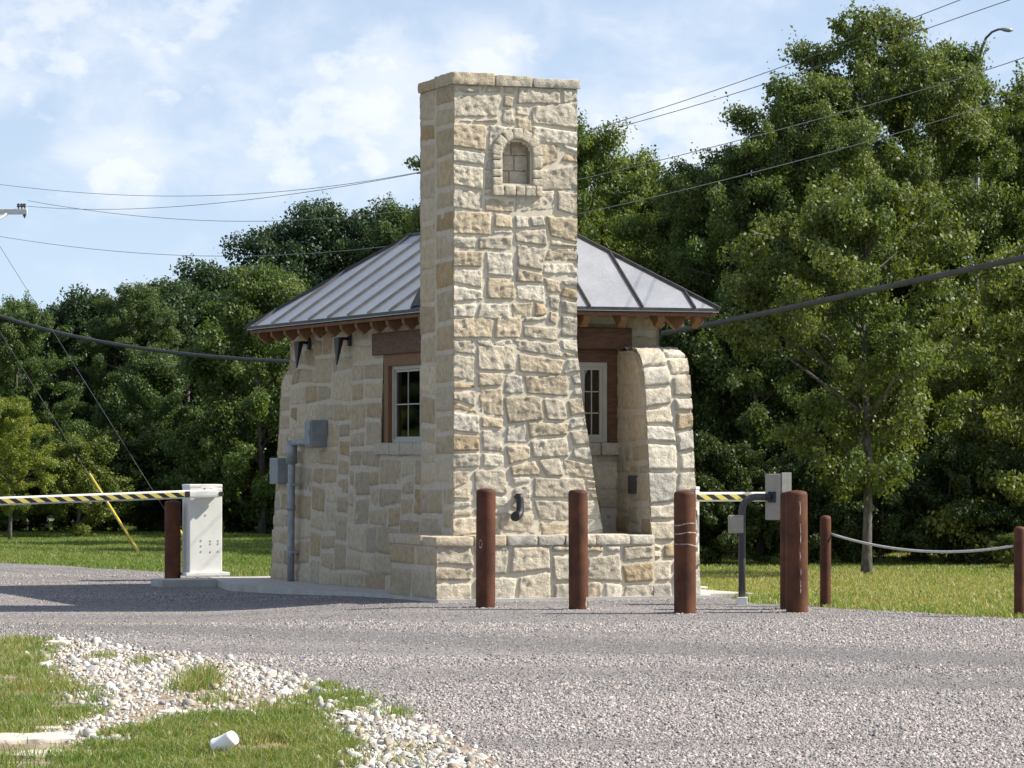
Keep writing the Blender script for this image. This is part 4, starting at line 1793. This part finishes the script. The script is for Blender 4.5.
DARK = [(.050, .076, .025), (.064, .092, .029), (.080, .106, .036), (.055, .082, .033)]
MID = [(.094, .130, .032), (.120, .152, .040), (.152, .172, .050), (.102, .130, .042)]
YEL = [(.115, .140, .028), (.135, .155, .034), (.095, .130, .030), (.150, .160, .042)]


def crown_points(seed, K, H, Rr, zlo, shape, rmin, rmax):
    """clump centres on the upper sides of a few big overlapping lobes, some loose ones between"""
    r = np.random.default_rng(seed)

    def env_at(u):
        if shape == 'oak':
            e = 1 - abs((u - .50) / .56) ** 3.2
        elif shape == 'tall':
            e = 1 - abs((u - .45) / .60) ** 3.0
        elif shape == 'thicket':
            e = 1 - max(0, (u - .30) / .74) ** 2.6
        else:
            e = 1 - abs((u - .48) / .56) ** 2.4
        return max(.12, e)
    nl = {'oak': 15, 'tall': 20, 'thicket': 16, 'round': 13}[shape]
    lobes = []
    while len(lobes) < nl:
        i = len(lobes)
        u = (i + .5 + r.uniform(-.4, .4)) / nl
        z = zlo + (H - zlo) * u
        a = i * 2.4 + r.uniform(-.6, .6)
        lr = Rr * r.uniform(.32, .52) * (1 if u < .8 else .8)
        e = env_at(u) * Rr
        rr = max(0, e - lr * .85) * r.uniform(.65, 1.08)
        lobes.append((rr * math.cos(a), rr * math.sin(a), min(z, H - lr * .75), lr))
    pts_, rad = [], []
    for q in range(K):
        if r.random() < (.86 if shape == 'oak' else .62):
            x0, y0, z0, lr = lobes[r.integers(nl)]
            d = r.normal(0, 1, 3)
            d /= np.linalg.norm(d)
            if d[2] < -.35:
                d[2] *= -1
            k_ = lr * r.uniform(.7, 1.05)
            p = (x0 + d[0] * k_, y0 + d[1] * k_, max(zlo * .6 + .1, z0 + d[2] * k_ * .85))
        else:
            u = r.random()
            a = r.uniform(0, 2 * np.pi)
            rr = Rr * env_at(u) * r.random() ** .5 * .95
            p = (rr * math.cos(a), rr * math.sin(a), zlo + (H - zlo) * u)
        pts_.append(p)
        rad.append(r.uniform(rmin, rmax) * (.7 if r.random() < .3 else 1))
    return np.array(pts_), np.array(rad)


def trunk_mesh(seed, H, Rt, cent, zfork, n_limb=14, lean=.0):
    r = random.Random(seed)
    mb = MB()
    axis = []
    k_ = 9
    top = H * .82
    for i in range(k_):
        u = i / (k_ - 1)
        axis.append(Vector((lean * u + .05 * H * math.sin(u * 5 + seed) * u * .6, .04 * H * math.sin(u * 4 + seed * 2) * u, -.1 + (top + .1) * u)))
    mb.tube(axis, [Rt * (1.25 if i == 0 else 1) * (1 - .82 * (i / (k_ - 1)) ** .8) + .008 for i in range(k_)], 9)
    idx = list(range(len(cent)))
    r.shuffle(idx)
    for q in idx[:n_limb]:
        c = Vector(cent[q])
        zb = min(max(zfork, c.z - r.uniform(.25, .55) * math.hypot(c.x, c.y) - .1), top * .93)
        u = (zb + .1) / (top + .1)
        f = u * (k_ - 1)
        i = min(int(f), k_ - 2)
        s_ = axis[i].lerp(axis[i + 1], f - i)
        rb = (Rt * (1 - .82 * u ** .8) + .008) * .6
        mid = s_.lerp(c, .5) + Vector((r.uniform(-.1, .1), r.uniform(-.1, .1), r.uniform(0, .25))) * (H / 6)
        mid2 = s_.lerp(c, .8) + Vector((r.uniform(-.1, .1), r.uniform(-.1, .1), r.uniform(0, .15))) * (H / 6)
        mb.tube([s_, mid, mid2, c], [rb, rb * .62, rb * .38, rb * .15], 6)
    return mb


PROTO = {}


def proto(key, H, Rr, zlo, shape, K, rmin, rmax, n_leaf, leaf, cols, Rt, seed, bark='bark', shell=.55, flat=.8, zfork=None, nl=14):
    cent, crad = crown_points(seed, K, H - rmax * .7, Rr - rmax * .5, zlo + rmin, shape, rmin, rmax)
    v, f, c = leaf_cloud(cent, crad, n_leaf, leaf, seed + 1, cols, flat, shell, .35, .35 if shape == 'oak' else 1.0)
    PROTO[key] = dict(H=H, R=Rr, cent=cent, v=v, f=f, c=c, Rt=Rt, seed=seed, bark=bark, zfork=zfork if zfork is not None else zlo + .15 * H, nl=nl, crown=None, trunk=None)


proto('oak', 4.7, 2.2, .4, 'oak', 170, .20, .42, 84000, .072, DARK, .13, 101, shell=.3)
proto('oak2', 4.3, 2.0, .3, 'oak', 160, .19, .40, 80000, .072, DARK, .12, 203, shell=.3)
proto('bigoak', 6.4, 2.7, .6, 'oak', 230, .24, .48, 110000, .08, DARK, .2, 911, shell=.4)
proto('elm', 6.0, 2.1, .3, 'tall', 220, .15, .36, 125000, .056, MID, .12, 307, shell=.12)
proto('elm2', 7.8, 2.5, .3, 'tall', 270, .16, .40, 170000, .058, MID, .14, 411, shell=.12, nl=26)
proto('thicket', 3.4, 1.6, .0, 'thicket', 150, .14, .30, 78000, .053, MID, .06, 517, shell=.25, zfork=.3)
proto('shrub', 2.1, 1.3, .0, 'thicket', 90, .14, .28, 40000, .06, MID, .04, 523, shell=.25, zfork=.2)
proto('young', 3.5, 1.6, .72, 'round', 190, .10, .24, 66000, .045, YEL, .050, 617, 'bark_pale', .1, .8, 1.3, 22)
proto('bush', 2.2, 1.0, 0, 'thicket', 80, .12, .26, 34000, .05, YEL, .03, 719, shell=.2, zfork=.15)


def tree(key, px, Y, top_py, half_px, label, name='tree', cat='tree', group=None, tint=(1, 1, 1), rz=None, base=None, zs=None):
    P_ = PROTO[key]
    x = (px - CX) / F * Y
    z0 = zg(x, Y)
    Ht = EYE + (HZ - top_py) / F * Y - z0
    sz = Ht / P_['H']
    sx = min(max(half_px / F * Y / P_['R'], .84 * sz), 1.25 * sz)
    root = empty(name, (x, Y, z0), rnd.uniform(0, 6.28) if rz is None else rz, label, cat, group)
    root.scale = (sx, sx, sz)
    if P_['crown'] is None:
        t = trunk_mesh(P_['seed'], P_['H'], P_['Rt'], P_['cent'], P_['zfork'], P_['nl']).build('trunk', M[P_['bark']], root)
        c = mesh_np('crown', P_['v'], P_['f'], M['leaf'], root, P_['c'])
        P_['crown'], P_['trunk'] = c, t
    else:
        t, c = P_['trunk'].copy(), P_['crown'].copy()
        for q in (t, c):
            COL.objects.link(q)
            q.parent = root
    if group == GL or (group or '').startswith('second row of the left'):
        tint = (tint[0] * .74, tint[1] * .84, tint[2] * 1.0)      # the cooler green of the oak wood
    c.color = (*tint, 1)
    return root


GL = 'trees along the far side of the left lawn'
GR = 'trees behind the right lawn'
D = (.9, .95, 1.0)
# left wood, front row
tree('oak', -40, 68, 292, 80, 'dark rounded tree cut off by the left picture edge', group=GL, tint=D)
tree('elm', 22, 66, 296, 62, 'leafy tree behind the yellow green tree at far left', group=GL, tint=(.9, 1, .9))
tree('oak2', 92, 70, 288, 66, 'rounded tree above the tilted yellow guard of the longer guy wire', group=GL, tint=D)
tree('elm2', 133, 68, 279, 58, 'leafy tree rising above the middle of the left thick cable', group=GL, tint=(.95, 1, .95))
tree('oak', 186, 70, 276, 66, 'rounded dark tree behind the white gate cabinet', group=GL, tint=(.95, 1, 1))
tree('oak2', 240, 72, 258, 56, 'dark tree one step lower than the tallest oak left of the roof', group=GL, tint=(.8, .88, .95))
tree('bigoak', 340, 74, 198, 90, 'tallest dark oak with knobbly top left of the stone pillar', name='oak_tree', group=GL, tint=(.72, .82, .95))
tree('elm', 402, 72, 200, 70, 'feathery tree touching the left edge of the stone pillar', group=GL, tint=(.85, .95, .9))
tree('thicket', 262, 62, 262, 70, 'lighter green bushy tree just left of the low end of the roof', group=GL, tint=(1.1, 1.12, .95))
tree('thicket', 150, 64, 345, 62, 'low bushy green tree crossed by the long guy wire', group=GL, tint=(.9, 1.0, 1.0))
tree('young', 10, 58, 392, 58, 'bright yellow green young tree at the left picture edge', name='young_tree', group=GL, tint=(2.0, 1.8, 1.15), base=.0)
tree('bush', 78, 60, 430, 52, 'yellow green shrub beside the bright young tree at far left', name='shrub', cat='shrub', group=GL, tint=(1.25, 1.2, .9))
tree('bush', -30, 60, 430, 60, 'pale green shrub under the leftmost trees at the picture edge', name='shrub', cat='shrub', group=GL, tint=(.85, .95, .85))
for px, ty, hw, lab in ((115, 428, 62, 'dark shrub at the lawn edge left of the white gate cabinet'), (205, 415, 70, 'dark shrub at the lawn edge behind the white gate cabinet'),
                        (268, 400, 60, 'dark shrub showing at the back corner of the gatehouse'), (30, 450, 60, 'dark low shrub below the leafy tree at far left'), (70, 455, 55, 'dark shrub at the lawn edge just left of the nearer guy tube'), (160, 440, 55, 'dark shrub at the lawn edge behind the brown bollard by the white cabinet'), (240, 430, 55, 'dark shrub at the lawn edge right of the white cabinet'), (-15, 455, 50, 'dark low shrub cut by the left picture edge')):
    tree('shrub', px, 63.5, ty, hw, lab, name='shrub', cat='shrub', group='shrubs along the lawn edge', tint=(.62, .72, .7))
tree('elm', 500, 56, 104, 82, 'tree behind the stone pillar, only leafy twigs showing at both edges of the pillar', group=GR, tint=(.95, 1.05, .95))
# right wood
tree('elm', 580, 52, 122, 68, 'bright leafy tree rising behind the right edge of the stone pillar', group=GR, tint=(1.0, 1.08, .9))
tree('elm', 634, 54, 152, 56, 'leafy tree standing right of the stone pillar, above the roof', group=GR, tint=(.95, 1.05, .95))
tree('elm', 700, 52, 186, 66, 'tree under the dip in the skyline right of the roof', group=GR, tint=(.8, .92, .9))
tree('elm', 742, 50, 138, 64, 'dark tree on the left shoulder of the tallest tree', group=GR, tint=(.8, .9, .9))
tree('elm2', 868, 51, 0, 118, 'tallest tree in the picture, open branches at its top right of centre', group=GR, tint=(.95, 1.0, .95), rz=1.1)
tree('elm2', 800, 50, 66, 70, 'tree filling the left half of the tall crown on the right', group=GR, tint=(.9, .98, .9))
tree('elm2', 945, 52, 34, 86, 'tall tree beneath the street lamp head', group=GR, tint=(.95, 1.02, .95))
tree('elm', 1030, 53, 76, 78, 'tall tree cut off by the right picture edge', group=GR, tint=(1, 1.05, .95))
tree('young', 866, 40.9, 168, 124, 'slim pale trunked young tree standing alone on the right lawn', name='young_tree', group=None, tint=(.80, .88, .92), rz=.4)
tree('thicket', 975, 46.5, 300, 84, 'yellow green bushy tree right of the slim young tree', group=GR, tint=(1.25, 1.2, 1.0))
tree('thicket', 1045, 45, 230, 60, 'bushy tree below the cable at the right picture edge', group=GR, tint=(1.2, 1.15, 1.0))
tree('thicket', 760, 47.5, 270, 72, 'dark bushy tree above the card reader', group=GR, tint=(.62, .72, .7))
tree('thicket', 690, 48, 300, 58, 'dark bushy tree right of the roof corner', group=GR, tint=(.5, .6, .6))
tree('thicket', 850, 47, 290, 84, 'dark bushy tree behind the slim young tree', group=GR, tint=(.7, .8, .75))
for px, ty, hw, lab in ((720, 440, 56, 'dark shrub at the lawn edge behind the card reader post'), (790, 450, 56, 'dark shrub at the lawn edge left of the slim young trunk'),
                        (880, 455, 60, 'dark shrub at the lawn edge behind the slim young trunk'), (950, 440, 56, 'dark shrub at the lawn edge above the sagging rope'),
                        (1015, 450, 56, 'dark shrub at the lawn edge behind the right rope post'), (655, 440, 50, 'dark shrub hidden behind the stone pier')):
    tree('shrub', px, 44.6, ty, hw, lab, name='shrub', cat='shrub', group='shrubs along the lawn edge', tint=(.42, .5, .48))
tree('bush', 1008, 42.9, 532, 30, 'small light green shrub at the lawn edge beside the right rope post', name='shrub', cat='shrub', group=None, tint=(.8, .9, .8))
for i, px in enumerate(range(-150, -1350, -110)):
    tree(('oak', 'elm', 'oak2')[i % 3], px, 64 + (i % 4) * 3, 285 - (i % 3) * 12, 105, 'tree of the same wood beyond the left picture edge', group='wood continuing beyond the left picture edge', tint=D)
for i, px in enumerate(range(-560, -1330, -75)):
    tree(('oak2', 'oak')[i % 2], px, 74 + (i % 3) * 2, 270 - (i % 3) * 10, 120, 'tree of the same wood beyond the left picture edge', group='wood continuing beyond the left picture edge', tint=D)
    tree('shrub', px + 30, 61, 425 - (i % 3) * 12, 80, 'shrub at the foot of the wood beyond the left picture edge', name='shrub', cat='shrub', group='shrubs beyond the left picture edge', tint=(.6, .7, .65))
for px, Y, ty, key in ((470, 66, 235, 'oak'), (520, 60, 215, 'elm'), (555, 66, 200, 'oak2'), (455, 63, 330, 'thicket'), (530, 55, 330, 'thicket'), (1120, 52, 90, 'elm'), (1190, 50, 110, 'elm'), (1260, 52, 100, 'elm'), (1150, 46, 300, 'thicket'), (1230, 46, 290, 'thicket')):
    tree(key, px, Y, ty, 80, 'tree of the wood hidden from view by the gatehouse or the right picture edge', group='hidden trees closing the wood', tint=(.8, .9, .9))
# second row that closes the wood
for i, px in enumerate(range(-90, 470, 62)):
    ty = [305, 305, 312, 300, 300, 285, 268, 240, 225, 235][i % 10]
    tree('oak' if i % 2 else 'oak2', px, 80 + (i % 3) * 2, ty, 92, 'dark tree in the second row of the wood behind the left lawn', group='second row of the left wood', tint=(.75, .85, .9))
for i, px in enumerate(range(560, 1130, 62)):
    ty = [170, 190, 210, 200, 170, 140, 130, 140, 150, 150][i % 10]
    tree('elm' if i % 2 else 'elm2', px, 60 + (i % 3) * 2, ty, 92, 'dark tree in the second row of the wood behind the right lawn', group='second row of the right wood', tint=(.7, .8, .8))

# ------------------------------------------------------------------ utility lines
def plan_line(A, B):
    """A,B world (x,y). returns f(px)-> Y on that plan line"""
    ax, ay = A
    bx, by = B

    def f(px):
        k_ = (px - CX) / F
        # (ax + u*(bx-ax)) = k*(ay + u*(by-ay))
        u = (k_ * ay - ax) / ((bx - ax) - k_ * (by - ay))
        return ay + u * (by - ay)
    return f


def wire(name, pts_, A, B, rad, mat, label, cat, group, deg=4):
    px = np.array([p_[0] for p_ in pts_], float)
    py = np.array([p_[1] for p_ in pts_], float)
    mu, sd = px.mean(), px.std()
    co = np.polyfit((px - mu) / sd, py, min(deg, len(pts_) - 1))
    f = plan_line(A, B)
    out = []
    for q in np.linspace(px.min(), px.max(), 60):
        out.append(at(q, np.polyval(co, (q - mu) / sd), f(q)))
    mb = MB()
    mb.tube(out, rad, 6)
    return tag(mb.build(name, mat), label, cat, group)


pole = at(-26, 300, 62)
RP = (6.2, 30.0)
LA = (pole.x, pole.y)
PG = 'overhead wires crossing the sky'
wire('power_line', [(-60, 176), (0, 184), (60, 191), (109, 195.5), (191, 196), (280, 190), (410, 174), (500, 156), (580, 133), (724, 86), (840, 46), (961, 0), (1040, -32)], LA, RP, .0042, M['wire_dark'],
     'topmost overhead wire running behind the stone pillar to the upper right', 'power line', PG, 5)
wire('power_line', [(28, 206), (109, 210), (191, 205.5), (280, 195), (410, 175), (500, 156), (590, 135), (724, 97), (840, 58), (930, 28), (1012, 0), (1050, -14)], LA, RP, .0042, M['wire_dark'],
     'second overhead wire, starting at the crossarm insulators and just below the topmost on the right', 'power line', PG, 5)
wire('power_line', [(28, 201), (70, 207), (109, 213), (191, 220), (280, 221), (357, 216), (480, 199), (620, 170), (724, 144), (888, 100), (1024, 57), (1060, 45)], LA, RP, .0045, M['wire'],
     'third overhead wire, passing just below the knobbly oak top', 'power line', PG, 5)
wire('power_line', [(-60, 226), (0, 236), (60, 245), (109, 251), (191, 256), (280, 255), (377, 247), (480, 233), (580, 214), (680, 190), (724, 180), (850, 147), (1024, 92), (1060, 80)], LA, RP, .0045, M['wire'],
     'lowest thin overhead wire, passing behind the roof slope', 'power line', PG, 5)
wire('thick_cable', [(-60, 292), (0, 314), (35, 327), (70, 337), (140, 349), (200, 355), (285, 360), (470, 360), (663, 332), (700, 326), (800, 307), (940, 275), (1024, 258), (1070, 248)], (-9.3, 62), (5.4, 35), .034, M['cable'],
     'thick black cable drooping behind the gatehouse from edge to edge', 'cable', None, 6)

# pole just outside the left edge, its crossarm reaching in
base = zg(pole.x, pole.y)
ur = empty('utility_pole', (pole.x, pole.y, base), 0, 'utility pole beyond the left picture edge, pale crossarm with insulators reaching in', 'utility pole')
zc = EYE + (HZ - 212) / F * 62 - base
m = MB()
m.tube([(0, 0, -.2), (0, 0, 3), (0, 0, zc + .55)], [.12, .105, .08], 14)
m.build('pole', M['pole_wood'], ur)
m = MB()
hw = (54 / F * 62)
m.box((-hw, -.13, zc - .05), (hw, -.06, zc + .05))
ar = m.build('crossarm', M['pole_grey'], ur, .008)
m = MB()
for sg in (-1, 1):
    m.tube([(sg * .62, -.11, zc - .04), (sg * .03, -.11, zc - .42)], .028, 8)
m.build('brace', M['pole_grey'], ur)
for dx, zz in ((hw - .05, .05), (hw - .16, .05), (hw - .05, -.12), (hw - .10, .05), (-hw + .08, .05), (-hw + .3, .05)):
    m = MB()
    m.lathe([(.012, 0), (.012, .03), (.035, .035), (.030, .055), (.016, .06), (.032, .07), (.026, .09), (.014, .10)], 12, (dx, -.095, zc + zz))
    m.build('insulator', M['dark_steel'], ar)


def guy(ptop, pbot_px, guard_frac, label, pole_z):
    b = gp(*pbot_px)
    a = Vector((pole.x, pole.y, pole_z))
    root = empty('guy_wire', b, 0, label, 'guy wire', 'guy wires of the pole')
    mb = MB()
    mb.tube([(0, 0, -.05), a - b], .0045, 6)
    mb.build('strand', M['wire_dark'], root)
    mb = MB()
    d = (a - b)
    mb.tube([d.normalized() * .02, d * guard_frac], .019, 10)
    mb.build('guard_tube', M['yellow'], root)


guy(None, (140, 554), .262, 'nearer guy wire with a slanting yellow guard tube planted in the left lawn', EYE + (HZ - 290) / F * 62)
guy(None, (196, 556), .105, 'longer guy wire whose yellow guard tube ends behind the white gate cabinet', EYE + (HZ - 205) / F * 62)

# street lamp above the right wood
lb = at(976, 500, 57)
z0 = zg(lb.x, lb.y)
lr = empty('street_lamp', (lb.x, lb.y, z0), 0, 'street lamp with curved arm peeking above the trees at upper right', 'street lamp')
px2 = lambda px: (px - 976) / F * 57
pz2 = lambda py: EYE + (HZ - py) / F * 57 - z0
m = MB()
m.tube([(0, 0, 0), (0, 0, 3), (px2(978), 0, pz2(62))], [.07, .055, .04], 10)
m.build('pole', M['dark_steel'], lr)
m = MB()
m.tube([(px2(978), 0, pz2(62)), (px2(982), 0, pz2(48)), (px2(986), 0, pz2(38)), (px2(992), 0, pz2(32)), (px2(998), 0, pz2(29.5)), (px2(1004), 0, pz2(29))], [.03, .026, .022, .02, .02, .02], 10)
m.build('arm', M['dark_steel'], lr)
m = MB()
m.tube([(px2(1001), 0, pz2(29)), (px2(1004), 0, pz2(29.5)), (px2(1009), 0, pz2(30)), (px2(1013), 0, pz2(30))], [.02, .035, .04, .02], 10)
m.build('lamp_head', M['galv'], lr)

# ------------------------------------------------------------------ light, sky, camera
SUN_AZ = R(88.5)                                     # clockwise from +Y: light comes from the right, a little from behind
SUN_EL = R(42)
sd = Vector((math.sin(SUN_AZ) * math.cos(SUN_EL), math.cos(SUN_AZ) * math.cos(SUN_EL), math.sin(SUN_EL)))
sun = bpy.data.lights.new('sun', 'SUN')
sun.energy = 4.9
sun.angle = R(.5)
sun.color = (1.0, .935, .83)
so_ = bpy.data.objects.new('sun', sun)
link(so_)
so_.rotation_euler = sd.to_track_quat('Z', 'Y').to_euler()
so_.location = (20, 20, 30)

wd = bpy.data.worlds.new('World')
scene.world = wd
wd.use_nodes = True
N, L = wd.node_tree.nodes, wd.node_tree.links
bg = N['Background']
sky = N.new('ShaderNodeTexSky')
sky.sky_type = 'NISHITA'
sky.sun_disc = False
sky.sun_elevation = SUN_EL
sky.sun_rotation = SUN_AZ
sky.altitude = 100
sky.air_density = 1.0
sky.dust_density = .6
sky.ozone_density = 1.6
tc = N.new('ShaderNodeTexCoord')
va = N.new('ShaderNodeVectorMath'); va.operation = 'ADD'
va.inputs[1].default_value = (0, 0, .10)
vn = N.new('ShaderNodeVectorMath'); vn.operation = 'NORMALIZE'
L.new(tc.outputs['Generated'], va.inputs[0])
L.new(va.outputs[0], vn.inputs[0])
L.new(vn.outputs[0], sky.inputs['Vector'])


def mth(op, a, b=None, c=None):
    n_ = N.new('ShaderNodeMath')
    n_.operation = op
    for i, v_ in enumerate((a, b, c)):
        if v_ is None:
            continue
        if isinstance(v_, (int, float)):
            n_.inputs[i].default_value = v_
        else:
            L.new(v_, n_.inputs[i])
    return n_.outputs[0]


sep = N.new('ShaderNodeSeparateXYZ')
L.new(tc.outputs['Generated'], sep.inputs[0])
# cloud banks as soft lumps in the sky dome, broken up by noise
mp = N.new('ShaderNodeMapping')
mp.inputs['Scale'].default_value = (1.0, 1.0, 1.5)
L.new(tc.outputs['Generated'], mp.inputs['Vector'])
n1 = add_noise(N, 34, 7, .58)
L.new(mp.outputs['Vector'], n1.inputs['Vector'])
n1.inputs['Distortion'].default_value = .35
n2 = add_noise(N, 13, 4, .5)
L.new(mp.outputs['Vector'], n2.inputs['Vector'])
banks = [(.0 - .128, .123, .060, .034, .55), (-.060, .120, .05, .022, .45), (-.036, .098, .030, .030, .9), (-.010, .114, .018, .012, .9), (.050, .098, .036, .014, .75), (-.118, .083, .030, .014, .6), (-.05, .085, .06, .02, .4), (.075, .125, .05, .012, .35)]
acc = None
for bx, bz, rx, rz_, am in banks:
    dx = mth('MULTIPLY', mth('SUBTRACT', sep.outputs['X'], bx), 1 / rx)
    dz_ = mth('MULTIPLY', mth('SUBTRACT', sep.outputs['Z'], bz), 1 / rz_)
    q = mth('ADD', mth('MULTIPLY', dx, dx), mth('MULTIPLY', dz_, dz_))
    e = mth('MULTIPLY', mth('POWER', 2.718, mth('MULTIPLY', q, -1.0)), am)
    acc = e if acc is None else mth('MAXIMUM', acc, e)
v_ = mth('ADD', mth('MULTIPLY', acc, 1.0), mth('MULTIPLY', mth('SUBTRACT', n1.outputs['Fac'], .5), 1.9))
v_ = mth('ADD', v_, mth('MULTIPLY', mth('SUBTRACT', n2.outputs['Fac'], .5), .8))
mr = N.new('ShaderNodeMapRange')
mr.interpolation_type = 'SMOOTHSTEP'
mr.inputs['From Min'].default_value = .02
mr.inputs['From Max'].default_value = .95
mr.inputs['To Max'].default_value = .62
L.new(v_, mr.inputs['Value'])
n3 = add_noise(N, 60, 6, .55)
L.new(mp.outputs['Vector'], n3.inputs['Vector'])
acc2 = None
for bx, bz, rx, rz_, am in ((-.0405, .102, .024, .026, 1.15), (-.060, .089, .024, .015, 1.0), (-.008, .113, .019, .013, 1.1), (.050, .097, .022, .015, 1.0), (.030, .093, .017, .009, .8), (-.137, .125, .030, .028, 1.0), (-.100, .118, .022, .022, .8), (-.118, .081, .026, .013, .95), (-.085, .130, .02, .012, .7)):
    dx = mth('MULTIPLY', mth('SUBTRACT', sep.outputs['X'], bx), 1 / rx)
    dz_ = mth('MULTIPLY', mth('SUBTRACT', sep.outputs['Z'], bz), 1 / rz_)
    q = mth('ADD', mth('MULTIPLY', dx, dx), mth('MULTIPLY', dz_, dz_))
    e = mth('MULTIPLY', mth('SUBTRACT', 1.0, q), am)
    acc2 = e if acc2 is None else mth('MAXIMUM', acc2, e)
acc2 = mth('MAXIMUM', acc2, -1.0)
v2 = mth('ADD', mth('MULTIPLY', acc2, .5), mth('MULTIPLY', mth('SUBTRACT', n3.outputs['Fac'], .5), 2.2))
mr2 = N.new('ShaderNodeMapRange')
mr2.interpolation_type = 'SMOOTHSTEP'
mr2.inputs['From Min'].default_value = .02
mr2.inputs['From Max'].default_value = .62
mr2.inputs['To Max'].default_value = .52
L.new(v2, mr2.inputs['Value'])
veil0 = mth('ADD', mth('MULTIPLY', mr.outputs['Result'], .75), .28)
veil = mth('MAXIMUM', veil0, mth('ADD', mth('MULTIPLY', veil0, .5), mr2.outputs['Result']))
veil = mth('MINIMUM', veil, .92)
mx = N.new('ShaderNodeMix')
mx.data_type = 'RGBA'
L.new(veil, mx.inputs[0])
L.new(sky.outputs['Color'], mx.inputs[6])
mx.inputs[7].default_value = (5.9, 6.1, 6.55, 1)
L.new(mx.outputs[2], bg.inputs['Color'])
bg.inputs['Strength'].default_value = .1

cam = bpy.data.cameras.new('camera')
cam.sensor_width = 36
cam.lens = F / 1024 * 36
cam.shift_y = (HZ - 384) / 1024
cam.clip_start = .5
cam.clip_end = 3000
co_ = bpy.data.objects.new('camera', cam)
link(co_)
co_.location = (0, 0, EYE)
co_.rotation_euler = (R(90), 0, 0)
scene.camera = co_

vs_ = scene.view_settings
vs_.view_transform = 'Standard'
vs_.look = 'None'
vs_.gamma = 1
vs_.exposure = .78
vs_.use_curve_mapping = False
scene.cycles.use_denoising = True
scene.cycles.max_bounces = 8
scene.cycles.transparent_max_bounces = 8
